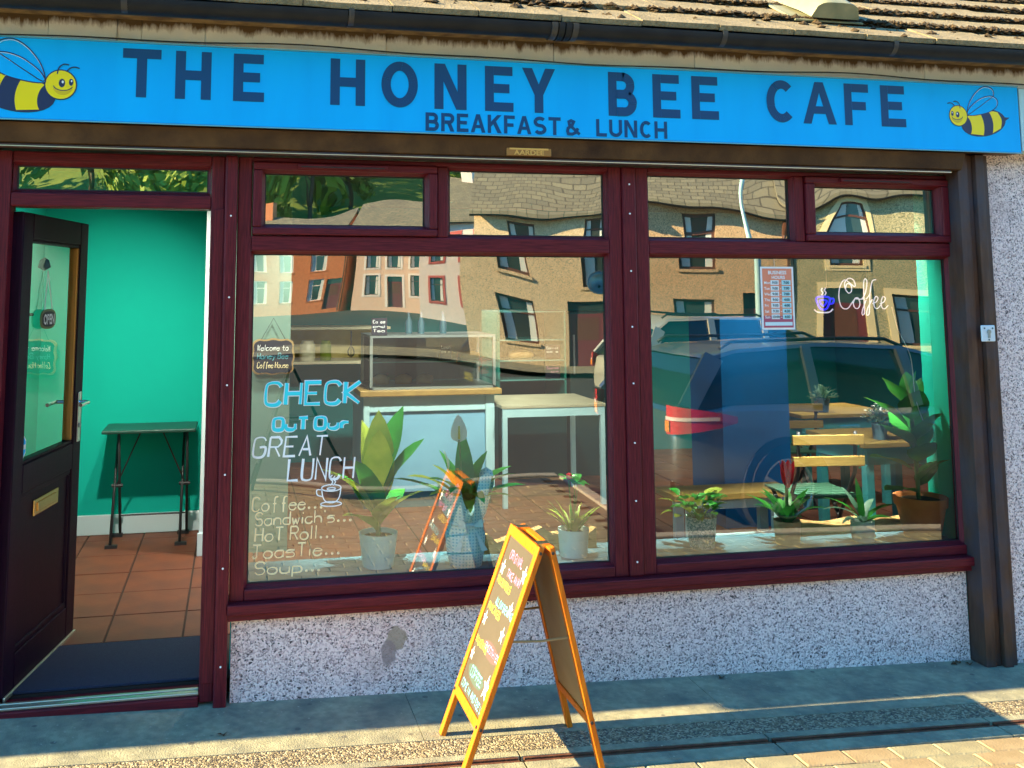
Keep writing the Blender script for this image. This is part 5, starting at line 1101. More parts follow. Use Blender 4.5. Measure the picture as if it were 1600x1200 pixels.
for k, (d, a, b) in enumerate((('Mon', '9:00', '7:00'), ('Tue', '9:00', '7:00'), ('Wed', '9:00', '7:00'), ('Thu', '9:00', '4:00'), ('Fri', '9:00', '4:00'), ('Sat', '9:30', '4:30'), ('Sun', '10:00', '4:00'))):
    z = 1.726 - k * .0278; htext(d, 2.522, z + .004, .019, M_whitep, .0003, 'LEFT')
    card(2.559, z, 2.603, z + .0225, .0207, M_paper, 'hour_box', HC); card(2.619, z, 2.667, z + .0225, .0207, mat('aqua_box', (.45, .75, .8), .5), 'hour_box', HC)
    htext(a, 2.581, z + .005, .018, M_ink, .0004); htext(b, 2.643, z + .005, .018, M_ink, .0006); htext('-', 2.611, z + .005, .018, M_whitep)
m_ = MB(); m_.tube([(2.585, .024, 1.812), (2.583, .024, 1.86)], .0012, 4); obj('string', m_, M_cable, HC)
# neon coffee script
NE = thing('neon_sign', 'lit white neon Coffee script with a blue neon cup', 'neon sign', (3.08, .12, 1.58))
def neon(pth, m, nm, r=.0027, n=5): m_ = MB(); m_.tube(smoothpath([(x, .115, z) for x, z in pth], n), r, 8); obj(nm, m_, m, NE, smooth=True)
ox, oz, k_ = 2.985, 1.605, .165
def sc(p): return [(ox + x * k_, oz + z * k_ - .03 * x * k_) for x, z in p]
neon(sc([(.30, .62), (.36, .78), (.50, .74), (.50, .56), (.40, .5), (.30, .62), (.28, .8), (.42, .95), (.60, .90), (.62, .7), (.3, .95 - .05), (.12, .7), (.06, .35), (.14, .06), (.34, .02), (.50, .20), (.62, .34)]), M_neonw, 'letter')
neon(sc([(.62, .34), (.55, .2), (.60, .05), (.72, .05), (.78, .2), (.72, .36), (.62, .34), (.80, .32), (.92, .34)]), M_neonw, 'letter')
neon(sc([(.85, .33), (.98, .5), (1.06, .85), (1.00, .96), (.94, .8), (.93, .3), (.92, -.1), (.84, -.14), (.86, .0), (1.0, .3)]), M_neonw, 'letter')
neon(sc([(1.0, .33), (1.14, .5), (1.24, .88), (1.38, .94)]), M_neonw, 'letter'); neon(sc([(1.24, .88), (1.16, .6), (1.12, .2), (1.08, -.12), (1.0, -.15), (1.04, .05), (1.22, .33)]), M_neonw, 'letter')
for dx in (0, .26): neon(sc([(1.22 + dx, .2), (1.36 + dx, .26), (1.42 + dx, .38), (1.34 + dx, .42), (1.27 + dx, .28), (1.28 + dx, .1), (1.38 + dx, .05), (1.50 + dx, .16)]), M_neonw, 'letter')
cx, cz = 2.905, 1.635
neon([(cx - .035, cz + .028), (cx - .03, cz - .008), (cx - .014, cz - .03), (cx + .014, cz - .03), (cx + .03, cz - .008), (cx + .035, cz + .028), (cx - .035, cz + .028)], M_neonb, 'cup', .005); neon([(cx - .02, cz + .012), (cx, cz - .014), (cx + .02, cz + .012), (cx - .02, cz + .012)], M_neonb, 'cup', .0045)
neon([(cx + .034, cz + .02), (cx + .058, cz + .022), (cx + .056, cz), (cx + .032, cz - .004)], M_neonb, 'cup_handle', .0045); neon([(cx - .052, cz - .032), (cx - .03, cz - .046), (cx + .03, cz - .046), (cx + .052, cz - .03)], M_neonw, 'saucer', .0035)
neon([(cx - .008, cz + .04), (cx + .0, cz + .052), (cx - .008, cz + .064), (cx - .002, cz + .076)], M_neonw, 'steam', .003); neon([(cx + .010, cz + .04), (cx + .018, cz + .052), (cx + .010, cz + .064), (cx + .016, cz + .076)], M_neonw, 'steam', .003)
m_ = MB(); m_.tube(smoothpath([(3.30, .118, 1.615), (3.33, .12, 1.50), (3.395, .12, 1.36), (3.42, .13, 1.15), (3.47, .14, 1.02)], 6), .0022, 5); tag(obj('neon_cable', m_, M_cable), 'thin pale cable trailing down from the neon sign', 'cable')
m_ = MB(); m_.tube([(2.93, .118, 1.712), (2.93, .118, 1.88)], .0008, 4); m_.tube([(3.16, .118, 1.765), (3.16, .118, 1.88)], .0008, 4); obj('hanging_wire', m_, M_cable, NE)

# =================================================================== A-BOARDS
def a_board(name, label, T, far_y, near_y, xl, xr, topz, zl, zr, mf, mb_, mback, txt):
    """T = x of the ridge; far_y/near_y = the two side edges; xl/xr = feet"""
    t = thing(name, label, 'sandwich board', (T, (far_y + near_y) / 2, (zl + zr) / 2)); wd = far_y - near_y
    for side, xf, zf in ((-1, xl, zl), (1, xr, zr)):
        top = Vector((T + side * .018, 0, topz)); ft = Vector((xf, 0, zf)); dn = (ft - top).normalized(); L = (ft - top).length; nrm = Vector((-dn.z, 0, dn.x)) * (1 if side < 0 else -1)
        if nrm.x * side < 0: nrm = -nrm
        def P(a, v, d): return Vector((0, far_y - a, 0)) + top + dn * v + nrm * d
        def bx(nm, a0, a1, v0, v1, d0, d1, m, bev=.003):
            m_ = MB(); m_.add([P(a, v, d) for d in (d0, d1) for a, v in ((a0, v0), (a1, v0), (a1, v1), (a0, v1))], [(3, 2, 1, 0), (4, 5, 6, 7), (0, 1, 5, 4), (1, 2, 6, 5), (2, 3, 7, 6), (3, 0, 4, 7)]); return obj(nm, m_, m, t, bev=bev)
        bx('leg', 0, .034, 0, L, -.010, .012, mf); bx('leg', wd - .034, wd, 0, L, -.010, .012, mf)
        bx('top_rail', .0345, wd - .0345, 0.0, .040, -.010, .0118, mf); bx('bottom_rail', .0345, wd - .0345, L * .765, L * .765 + .036, -.010, .0118, mf)
        pn = bx('chalk_panel', .0345, wd - .0345, .0405, L * .765 - .0005, .001, .006, mb_, 0); bx('panel_back', .0345, wd - .0345, .0405, L * .765 - .0005, -.004, .0005, mback, 0)
        for a in (.017, wd - .017):
            for v in (.022, L * .79): m_ = MB(); c = P(a, v, .0115); m_.tube([c, c + nrm * .004], .006, 8)
            e = P(0 if a < .1 else wd, .02, 0); m_.tube([e, e + Vector((0, .004 if a < .1 else -.004, 0))], .006, 8); e = P(0 if a < .1 else wd, L * .79, 0); m_.tube([e, e + Vector((0, .004 if a < .1 else -.004, 0))], .006, 8); obj('bolt', m_, M_iron, t)
        iw = wd - .069; ih = L * .765 - .041
        if txt and side < 0:
            def wr(polys, m, lift=.0066, nm='chalk_writing'):
                m_ = MB(); put_polys(m_, polys, lambda a, b, l: P(.0345 + a * iw, .0405 + (1 - b) * ih, lift + l), .0002); obj(nm, m_, m, t if False else pn, fix=False)
            def line(s_, cx, cy, w, h, m, sl=.0): wr(hand(s_, cx - w / 2, cy, w * 1.15, h, .0095, sl, .06), m)
            def star(cx, cy, r): wr([[(cx + r * (1 if k % 2 == 0 else .4) * math.sin(math.pi * k / 5) * .9, cy + r * .62 * (1 if k % 2 == 0 else .4) * math.cos(math.pi * k / 5)) for k in range(10)]], M_whitep, .0072, 'chalk_star')
            def blob(cx, cy, rx, ry, m): wr([[(cx + rx * math.cos(q_) * (1 + .05 * math.sin(5 * q_)), cy + ry * math.sin(q_)) for q_ in [2 * math.pi * k / 24 for k in range(24)]]], m, .0063, 'chalk_smudge')
            blob(.66, .34, .33, .05, M_smudgep); blob(.45, .145, .34, .05, M_smudgeb)
            line('ORIGINAL', .46, .88, .46, .052, M_pinkp); line('TAKE AWAY', .58, .775, .5, .045, M_pinkp); line('FILLED ROLLS', .32, .70, .5, .042, M_yelp); line('ALL DAY BREAKFAST', .60, .585, .66, .042, M_bluec)
            line('PANCAKES', .30, .525, .46, .042, M_yelp); line('SMOOTHIES', .68, .325, .52, .038, M_pinkp); line('MILKSHAKE', .26, .30, .44, .042, M_yelp); line('COFFEE', .45, .125, .42, .055, M_bluec); line('COME IN AND SEE US', .50, .025, .86, .04, M_bluec)
            for a in ((.12, .80, .09), (.90, .86, .10), (.84, .635, .085), (.10, .46, .085), (.84, .475, .09), (.08, .225, .075), (.90, .165, .13)): star(*a)
    m_ = MB(); m_.box(T - .024, near_y + .04, topz - .012, T + .024, near_y + .085, topz + .006); m_.box(T - .024, far_y - .085, topz - .012, T + .024, far_y - .04, topz + .006); obj('hinge', m_, M_brass, t)
    zc = topz - .42 * (topz - zl); f = .42
    xa = T - .018 + (xl - T + .018) * f; xb = T + .018 + (xr - T - .018) * f * 1.0
    for yy in (near_y + .017, far_y - .017): m_ = MB(); m_.tube([(xa, yy, zc), ((xa + xb) / 2, yy, zc - .006), (xb, yy, zc)], .0045, 6); obj('stay_cord', m_, M_hard, t)
    return t
a_board('sandwich_board', 'orange wooden sandwich board with coloured chalk writing standing on the pavement', 1.136, -.395, -.775, .818, 1.338, .755, gz(.81), gz(1.34), M_woodo, M_board, M_hard, True)
a_board('sandwich_board', 'black sandwich board standing at the kerb', .50, -4.12, -4.40, .20, 1.10, .985, gz(.2), gz(1.1), mat('black_stained_wood', (.015, .017, .022), .4), M_board2, M_board2, False)

# =================================================================== STREET OPPOSITE (seen in the glass)
M_h_tan = pebble('roughcast_tan', [(0, (.26, .17, .09)), (.2, (.46, .31, .17)), (.5, (.56, .39, .22)), (.8, (.70, .52, .32))], 75, .6, (.40, .27, .15)); M_h_cream = pebble('roughcast_cream', [(0, (.32, .24, .14)), (.2, (.54, .42, .25)), (.5, (.64, .51, .31)), (.8, (.78, .65, .43))], 75, .6, (.50, .38, .22)); M_h_grey = pebble('roughcast_greenish_grey', [(0, (.16, .15, .08)), (.2, (.32, .30, .17)), (.5, (.40, .38, .22)), (.8, (.54, .51, .32))], 75, .6, (.28, .25, .14))
M_unused_tan = mat('roughcast_tan_plain', (0.52, 0.36, 0.20), 0.95, (0.60, 0.44, 0.26), 30, 0.6, 60, blotch=(0.34, 0.27, 0.17), bsc=.9); M_unused_cream = mat('roughcast_cream_plain', (0.60, 0.48, 0.30), 0.95, (0.68, 0.56, 0.36), 30, 0.6, 60, blotch=(0.34, 0.27, 0.17), bsc=.9)
M_unused_grey = mat('roughcast_grey_plain', (0.36, 0.35, 0.20), 0.95, (0.44, 0.42, 0.26), 30, 0.6, 60, blotch=(0.34, 0.27, 0.17), bsc=.9); M_h_white = mat('render_white', (0.68, 0.60, 0.55), 0.9, (0.74, 0.66, 0.60), 4)
M_h_red = mat('red_sandstone', (0.46, 0.15, 0.06), 0.9, (0.55, 0.21, 0.09), 6, 0.3, 20); M_slate = mat('slate_roof', (0.13, 0.13, 0.10), 0.8, (0.19, 0.18, 0.14), 12, 0.3, 30, stretch=(1, 8, 8))
def courses(m):
    n = m.node_tree.nodes; l = m.node_tree.links; p = n['Principled BSDF']; tc = n.new('ShaderNodeTexCoord'); b = n.new('ShaderNodeTexBrick')
    sp = n.new('ShaderNodeSeparateXYZ'); l.new(tc.outputs['Object'], sp.inputs[0]); cb = n.new('ShaderNodeCombineXYZ'); l.new(sp.outputs[0], cb.inputs[0]); l.new(sp.outputs[1], cb.inputs[1])
    l.new(cb.outputs[0], b.inputs['Vector']); b.inputs['Scale'].default_value = 1.0; b.inputs['Brick Width'].default_value = .28; b.inputs['Row Height'].default_value = .16; b.inputs['Mortar Size'].default_value = .012
    b.inputs['Color1'].default_value = (.19, .18, .12, 1); b.inputs['Color2'].default_value = (.13, .125, .09, 1); b.inputs['Mortar'].default_value = (.06, .056, .04, 1); l.new(b.outputs[0], p.inputs['Base Color'])
courses(M_slate)
M_t_cream = mat('cream_margin', (0.72, 0.62, 0.36), 0.7); M_t_red = mat('red_margin', (0.50, 0.10, 0.09), 0.7); M_t_brown = mat('brown_window_frame', (0.11, 0.045, 0.03), 0.5); M_t_white = mat('white_window_frame', (0.75, 0.75, 0.72), 0.5)
M_d_maroon = mat('maroon_door', (0.14, 0.03, 0.04), 0.5); M_curtain = mat('net_curtain', (0.6, 0.68, 0.66), 0.8)
def house(label, loc, rz, Wd, D, eave, ridge, mw, mr, mt, mfr, wins, doors, chim=()):
    t = thing('terraced_house', label, 'house', loc, 'houses across the street', rz=R(rz), world=False)
    ops = [(x, z, x + w, z + h) for x, z, w, h in wins] + [(x, .0, x + w, h) for x, w, h in doors]
    xs_ = sorted({0, Wd, *[o_[0] for o_ in ops], *[o_[2] for o_ in ops]}); zs_ = sorted({-1.5, eave, *[o_[1] for o_ in ops], *[o_[3] for o_ in ops]})
    m_ = MB()
    for a, b in zip(xs_[:-1], xs_[1:]):
        for c, d in zip(zs_[:-1], zs_[1:]):
            if any(o_[0] <= a + 1e-6 and b <= o_[2] + 1e-6 and o_[1] <= c + 1e-6 and d <= o_[3] + 1e-6 for o_ in ops): continue
            m_.poly3([(a, 0, c), (b, 0, c), (b, 0, d), (a, 0, d)])
    for x0, z0, x1, z1 in ops:
        y = -.16
        for q in ([(x0, 0, z0), (x0, y, z0), (x0, y, z1), (x0, 0, z1)], [(x1, 0, z0), (x1, y, z0), (x1, y, z1), (x1, 0, z1)], [(x0, 0, z1), (x1, 0, z1), (x1, y, z1), (x0, y, z1)], [(x0, 0, z0), (x1, 0, z0), (x1, y, z0), (x0, y, z0)]): m_.poly3(q)
    m_.poly3([(0, 0, -1.5), (0, -D, -1.5), (0, -D, eave), (0, -D / 2, ridge), (0, 0, eave)]); m_.poly3([(Wd, 0, -1.5), (Wd, -D, -1.5), (Wd, -D, eave), (Wd, -D / 2, ridge), (Wd, 0, eave)]); m_.poly3([(0, -D, -1.5), (Wd, -D, -1.5), (Wd, -D, eave), (0, -D, eave)])
    obj('wall', m_, mw, t, fix=False)
    m_ = MB(); s_ = (ridge - eave) / (D / 2)
    m_.prism([(.28, eave - .28 * s_ + .02), (-D / 2, ridge + .02), (-D - .28, eave - .28 * s_ + .02), (-D - .28, eave - .28 * s_ + .14), (-D / 2, ridge + .16), (.28, eave - .28 * s_ + .14)], 'x', -.12, Wd + .12); rf = obj('roof', m_, mr, t)
    for cxh in chim: m_ = MB(); m_.box(cxh, -D / 2 - .4, ridge - .5, cxh + .9, -D / 2 + .4, ridge + 1.1); obj('chimney', m_, mw, rf)
    m_ = MB(); pr = [(.33 + .06 * math.cos(math.pi + math.pi * k / 8), eave - .28 * s_ + .03 + .06 * math.sin(math.pi + math.pi * k / 8)) for k in range(9)]; m_.prism(pr, 'x', -.1, Wd + .1); obj('gutter', m_, M_gut, t)
    m_ = MB(); m_.tube([(Wd - .15, .30, eave - .3), (Wd - .15, .07, eave - .6), (Wd - .15, .07, -.2)], .04, 8); obj('downpipe', m_, M_t_brown, t)
    for x, z, w, h in wins:
        if mt:
            m_ = MB(); e = .14
            for a in ((x - e, z - e, x, z + h + e), (x + w, z - e, x + w + e, z + h + e), (x, z + h, x + w, z + h + e), (x, z - e, x + w, z)): m_.box(a[0], .0, a[1], a[2], .025, a[3])
            obj('window_margin', m_, mt, t)
        m_ = MB(); b = .06
        for a in ((x, z, x + b, z + h), (x + w - b, z, x + w, z + h), (x + b, z, x + w - b, z + b), (x + b, z + h - b, x + w - b, z + h), (x + b, z + h * .68, x + w - b, z + h * .68 + .05)): m_.box(a[0], -.15, a[1], a[2], -.10, a[3])
        f = obj('window', m_, mfr, t)
        m_ = MB(); m_.poly3([(x + b, -.13, z + b), (x + w - b, -.13, z + b), (x + w - b, -.13, z + h - b), (x + b, -.13, z + h - b)]); obj('window_glass', m_, G_far, f)
        m_ = MB(); m_.poly3([(x + b, -.124, z + b), (x + w * .32, -.124, z + b), (x + w * .26, -.124, z + h - b), (x + b, -.124, z + h - b)]); m_.poly3([(x + w * .72, -.124, z + b), (x + w - b, -.124, z + b), (x + w - b, -.124, z + h - b), (x + w * .78, -.124, z + h - b)]); obj('curtain', m_, M_curtain, f)
        m_ = MB(); m_.box(x - .05, -.10, z - .07, x + w + .05, .05, z - .001); obj('window_sill', m_, mt or mw, t)
    for x, w, h in doors:
        m_ = MB(); m_.box(x, -.16, 0, x + w, -.11, h * .82); d = obj('door', m_, M_d_maroon, t); m_ = MB(); m_.box(x + w * .2, -.1095, h * .42, x + w * .8, -.105, h * .76); obj('door_panel', m_, M_t_brown, d)
        m_ = MB(); m_.box(x, -.16, h * .82, x + w, -.12, h); obj('door_light', m_, G_far, t)
        if mt:
            m_ = MB(); e = .16
            for a in ((x - e, 0, x, h + e), (x + w, 0, x + w + e, h + e), (x, h, x + w, h + e)): m_.box(a[0], .0, a[1], a[2], .025, a[3])
            obj('door_margin', m_, mt, t)
    return t
# terrace standing at an angle to the street, its front to the sun
A = R(25); ca, sa = math.cos(A), math.sin(A)
def along(s): return (6.0 + s * ca, -20.2 + s * sa, -.35)
house('cream roughcast house at the near end of the terrace across the road', along(0), 25, 4.3, 7, 4.1, 7.2, M_h_cream, M_slate, None, M_t_brown, [(1.0, 2.55, .8, 1.2), (3.0, 2.55, .8, 1.2), (.8, .75, .9, 1.25)], [(2.6, .95, 2.15)], (3.0,))
house('tan roughcast house with a plain brown framed window across the road', along(4.32), 25, 3.6, 7, 4.25, 7.3, M_h_tan, M_slate, None, M_t_brown, [(1.0, 2.65, .75, 1.25), (.8, .75, .9, 1.2)], [(2.3, .9, 2.1)])
house('greenish grey house with cream margins across the road', along(7.94), 25, 7.2, 7, 4.4, 7.4, M_h_grey, M_slate, M_t_cream, M_t_brown, [(1.0, 2.75, .8, 1.25), (3.6, 2.75, .8, 1.25), (5.7, 2.75, .8, 1.25), (2.3, .8, 1.0, 1.25), (5.6, .8, .95, 1.25)], [(.8, .95, 2.15), (4.1, .95, 2.15)], (3.0, 6.0))
house('long grey house with cream margins at the end of the terrace', along(15.16), 25, 9, 7, 4.4, 7.4, M_h_grey, M_slate, M_t_cream, M_t_brown, [(1.0, 2.75, .8, 1.25), (4, 2.75, .8, 1.25), (7, 2.75, .8, 1.25), (1.2, .8, 1.0, 1.25), (6.5, .8, .95, 1.25)], [(4, .95, 2.15)])
house('white rendered house with red window margins farther down the street', (9.6, -46, -.2), 28, 8.6, 8, 5.3, 8.2, M_h_white, M_slate, M_t_red, M_t_brown, [(.8, 3.2, .9, 1.4), (2.8, 3.2, .9, 1.4), (4.6, 3.2, .9, 1.4), (6.6, 3.2, .9, 1.4), (.8, .8, .9, 1.4), (2.8, .8, .9, 1.4), (6.6, .8, .9, 1.4)], [(4.6, 1.0, 2.2)], (1, 6))
house('pale pink house with brown windows between the white and red houses', (6.6, -53.5, -.1), 26, 5.2, 7, 4.9, 6.9, mat('render_pink', (0.66, 0.47, 0.36), .9, (.7, .52, .4), 5), M_slate, M_t_white, M_t_brown, [(.7, 2.9, .9, 1.5), (2.2, 2.9, .9, 1.5), (3.8, 2.9, .9, 1.5), (.7, .8, .9, 1.5), (3.8, .8, .9, 1.5)], [(2.2, 1.0, 2.2)])
house('long red sandstone house with white framed windows at the far bend', (-6.5, -60, 0), 26, 14, 7, 4.9, 6.7, M_h_red, M_slate, None, M_t_white, [(x, z, .95, 1.6) for x in (.8, 2.6, 4.4, 6.2, 8.0, 9.8, 11.8) for z in (.7, 2.9)], [(12.9, .9, 2.2)], (2, 7))
SD = thing('satellite_dish', 'grey satellite dish on the cream house across the road', 'dish', (8.9, -18.45, 2.2))
m_ = MB(); m_.lathe([(0, -.06), (.12, -.045), (.22, -.01), (.28, .03), (.283, .036), (.22, 0), (.12, -.035), (0, -.048)], 20, (0, 0, 0)); mm_ = Matrix.Translation((8.9, -18.45, 2.25)) @ Matrix.Rotation(R(-75), 4, 'X'); m_.v = [mm_ @ v for v in m_.v]; obj('reflector', m_, M_case, SD, smooth=True)
m_ = MB(); m_.tube([(8.9, -18.75, 2.1), (8.9, -18.5, 2.1), (8.9, -18.45, 2.22)], .02, 6); obj('bracket', m_, M_iron, SD)
# hill with trees behind
def hillz(x, y): j = max(0.0, (-75 - y) / 13); return 4.0 * j ** 1.25 * (.85 + .15 * math.sin(x * .05 + 1)) + .8 * math.sin(x * .11 + j)
hill = MB(); nx, ny = 26, 14; P = []
for j in range(ny + 1):
    for i in range(nx + 1):
        x = -130 + i * 10; y = -75 - j * 13; h = hillz(x, y); P.append((x, y, h - 1 if j else -.6))
hill.add(P, [(j * (nx + 1) + i, j * (nx + 1) + i + 1, (j + 1) * (nx + 1) + i + 1, (j + 1) * (nx + 1) + i) for j in range(ny) for i in range(nx)])
struct('hill', hill, mat('hill_grass', (.12, .20, .02), .95, (.22, .28, .03), .15, blotch=(.06, .12, .015), bsc=.06), smooth=True)
def tree_proto(seed, H, m):
    rr_ = random.Random(seed); t = thing('hillside_tree', 'leafy green tree on the hillside behind the houses', 'tree', (0, 0, 0), 'trees on the hillside', world=False)
    m_ = MB(); m_.tube([(0, 0, -.5), (.1, 0, H * .3), (0, .1, H * .6), (.1, 0, H * .9)], [.28, .2, .13, .03], 8)
    for k in range(7): a = k * .9; z = H * (.3 + .07 * k); m_.tube([(0, 0, z), (H * .14 * math.cos(a), H * .14 * math.sin(a), z + H * .08), (H * .22 * math.cos(a), H * .22 * math.sin(a), z + H * .16)], [.09, .05, .02], 5)
    obj('trunk', m_, mat('bark', (.07, .05, .035), .9), t)
    m_ = MB(); cl = [(Vector((rr_.uniform(-.26, .26) * H, rr_.uniform(-.26, .26) * H, H * rr_.uniform(.38, .95))), rr_.uniform(.10, .17) * H) for _ in range(22)]
    for k in range(1500):
        c, r = rr_.choice(cl); d = Vector((rr_.gauss(0, 1), rr_.gauss(0, 1), rr_.gauss(0, 1))).normalized(); p = c + d * r * rr_.uniform(.55, 1.05)
        u = Vector((rr_.gauss(0, 1), rr_.gauss(0, 1), rr_.gauss(0, 1))).normalized(); v = u.cross(d).normalized(); s_ = rr_.uniform(.34, .60)
        m_.add([p - u * s_ * .2, p + v * s_ * .5 + u * s_ * .4, p + u * s_ * 1.1, p - v * s_ * .5 + u * s_ * .4], [(0, 1, 2, 3)])
    obj('crown', m_, m, t, fix=False); return t
M_tr1 = mat('tree_leaf', (.10, .19, .012), .7, (.20, .29, .02), .8); M_tr2 = mat('tree_leaf_dark', (.03, .11, .02), .7, (.07, .17, .025), .8)
protos = [tree_proto(1, 9, M_tr1), tree_proto(2, 11, M_tr2), tree_proto(3, 8, M_tr1)]
rt = random.Random(5)
for k in range(44):
    o = protos[k] if k < 3 else copy_tree(protos[k % 3]); x = rt.uniform(-16, 44) if k < 36 else rt.uniform(-40, 80); y = rt.uniform(-88, -135)
    o.location = (x, y, hillz(x, y) - 1.0); o.rotation_euler = (0, 0, rt.uniform(0, 6)); s_ = rt.uniform(.8, 1.5); o.scale = (s_, s_, s_)
# footway opposite
m_ = MB(); P = [along(-6), along(28)]; m_.add([(x + ox_ , y + oy_, gz(x) + .0) for (x, y, z), (ox_, oy_) in ((P[0], (.85 * 1, -1.8 * 1 + 1.8)), (P[1], (0, 0)), (P[1], (-sa * 2.2, ca * 2.2)), (P[0], (-sa * 2.2, ca * 2.2)))], [(0, 1, 2, 3)])
struct('far_pavement', m_, M_conc)
# lamp post
LPp = thing('street_lamp', 'pale steel street lamp across the road', 'street lamp', (10.6, -14.2, gz(10.6) - .1))
m_ = MB(); m_.tube([(10.6, -14.2, -.5), (10.6, -14.2, 1.0), (10.6, -14.2, 5.6), (10.6, -13.9, 6.1), (10.6, -13.1, 6.3)], [.08, .08, .05, .045, .04], 10); obj('column', m_, M_palew, LPp, smooth=True)
m_ = MB(); m_.box(10.52, -13.3, 6.25, 10.68, -12.7, 6.36); obj('lantern', m_, M_case, LPp, bev=.03)

# =================================================================== CARS (seen in the glass)
M_tyre = mat('tyre_rubber', (.015, .015, .016), .8); M_cglass = mat('car_glass', (.01, .018, .022), .05, spec=.8); M_lampred = mat('tail_lamp_red', (.55, .01, .015), .12, coat=.6); M_amber = mat('lamp_amber', (.75, .22, .01), .15); M_trim = mat('black_plastic', (.02, .02, .022), .5)
def car(name, label, loc, rz, paint, L=4.55, Wc=1.82, H=1.50):
    t = thing(name, label, 'car', loc, 'cars parked along the street', rz=R(rz), world=False); hw = Wc / 2
    # body below the belt line: stations along x, rear at 0
    ST = [(0.00, .80, .42, .74), (.03, .86, .32, .92), (.14, .93, .27, .99), (.5, .985, .25, 1.0), (1.0, 1.0, .24, .98), (2.2, 1.0, .23, .95), (3.2, .99, .23, .93), (3.7, .97, .24, .88), (4.15, .92, .25, .80), (4.42, .82, .30, .70), (4.55, .66, .40, .60)]
    prof = [(.90, 0.0), (.985, .16), (1.0, .42), (.995, .70), (.965, .92), (.88, 1.0)]; P = []; k = L / 4.55
    for x, wf, zb, zt in ST:
        row = [(x * k, s_ * hw * wf * q, zb + (zt - zb) * v) for s_ in (1,) for q, v in prof]; P += row + [(x * k, -y, z) for (x_, y, z) in reversed(row)]
    n = len(prof) * 2; m_ = MB(); m_.add(P, [(i * n + q, i * n + (q + 1) % n, (i + 1) * n + (q + 1) % n, (i + 1) * n + q) for i in range(len(ST) - 1) for q in range(n)] + [tuple(range(n)), tuple((len(ST) - 1) * n + q for q in range(n))]); body = obj('body', m_, paint, t, smooth=True, auto=38)
    # cabin
    CS_ = [(.08, .98, .99, .88), (.34, .985, 1.38, .74), (.6, .985, H - .045, .72), (1.4, .97, H - .01, .715), (2.2, .955, H - .03, .71), (2.75, .945, H - .16, .70), (3.42, .92, .925, .84)]
    P = []
    for x, zb, zt, wt in CS_:
        row = [(x * k, hw * .90, zb - .03), (x * k, hw * (.90 + (wt - .90) * .55), zb + (zt - zb) * .55), (x * k, hw * wt, zt - .015), (x * k, hw * wt * .85, zt)]; P += row + [(a, -b, c) for a, b, c in reversed(row)]
    m_ = MB(); m_.add(P, [(i * 8 + q, i * 8 + (q + 1) % 8, (i + 1) * 8 + (q + 1) % 8, (i + 1) * 8 + q) for i in range(len(CS_) - 1) for q in range(8)] + [tuple(range(8)), tuple(48 + q for q in range(8))]); obj('glasshouse', m_, M_cglass, t, smooth=True, auto=38)
    m_ = MB(); P = []
    for x, zb, zt, wt in CS_[1:6]: P += [(x * k, hw * wt * s_ * q, zt + d) for s_, q, d in ((1, 1.03, -.025), (1, 1.0, .006), (1, .8, .014), (-1, .8, .014), (-1, 1.0, .006), (-1, 1.03, -.025))]
    m_.add(P, [(i * 6 + q, i * 6 + q + 1, (i + 1) * 6 + q + 1, (i + 1) * 6 + q) for i in range(4) for q in range(5)]); obj('roof_panel', m_, paint, t, smooth=True, auto=40)
    for s_ in (1, -1):
        for (xa, za), (xb, zb), w in (((.10, .97), (.42, 1.40), .16), ((1.30, .96), (1.30, H - .03), .09), ((2.22, .95), (2.18, H - .05), .09), ((3.40, .93), (2.72, H - .17), .07)):
            wtop = hw * .72 + .012; m_ = MB(); m_.bar((xa * k, s_ * (hw * .90 + .008), za), ((xa * .45 + xb * .55) * k, s_ * (hw * .802 + .012), za + (zb - za) * .55), .05, w, (1, 0, 0)); m_.bar(((xa * .45 + xb * .55) * k, s_ * (hw * .802 + .012), za + (zb - za) * .55), (xb * k, s_ * wtop, zb), .05, w, (1, 0, 0)); obj('pillar', m_, paint, t)
        m_ = MB(); m_.tube([(.5 * k, s_ * hw * .68, H - .03), (.6 * k, s_ * hw * .68, H + .03), (2.1 * k, s_ * hw * .67, H + .03), (2.25 * k, s_ * hw * .67, H - .03)], .016, 8); obj('roof_rail', m_, M_trim, t, smooth=True)
        # wrap-round tail lamp
        m_ = MB(); Q = []; pts = [(-.030, .76), (-.026, .81), (-.015, .86), (.02, .91), (.10, .955), (.22, .985), (.36, 1.0), (.50, 1.005)]; n_ = len(pts) - 1
        for i, (x, wf) in enumerate(pts):
            u = i / n_; h0 = .76 + .09 * u ** 3; h1 = 1.0 - .10 * u ** 3; Q += [(x * k - .006, s_ * (hw * wf + .012), h0), (x * k - .006, s_ * (hw * wf + .012), h1)]
        m_.add(Q, [(2 * i, 2 * i + 2, 2 * i + 3, 2 * i + 1) for i in range(n_)]); tl = obj('tail_lamp', m_, M_lampred, t, smooth=True, fix=False)
        m_ = MB(); Q2 = [(x * k - .014, s_ * (hw * wf + .018), z) for x, wf in pts[:-1] for z in (.875, .905)]; m_.add(Q2, [(2 * i, 2 * i + 2, 2 * i + 3, 2 * i + 1) for i in range(n_ - 1)]); obj('lamp_band', m_, mat('lamp_clear', (.8, .62, .62), .15, coat=.5), tl, smooth=True, fix=False)
        m_ = MB(); m_.add([(-.046, s_ * hw * .765, .78), (-.040, s_ * (hw * .83 + .012), .78), (-.040, s_ * (hw * .83 + .012), .87), (-.046, s_ * hw * .765, .87)], [(0, 1, 2, 3)]); obj('indicator', m_, M_amber, tl, fix=False)
        m_ = MB(); m_.box(4.30 * k, s_ * hw * .55, .62, 4.46 * k, s_ * hw * .80, .72); obj('head_lamp', m_, M_chrome, t, bev=.03)
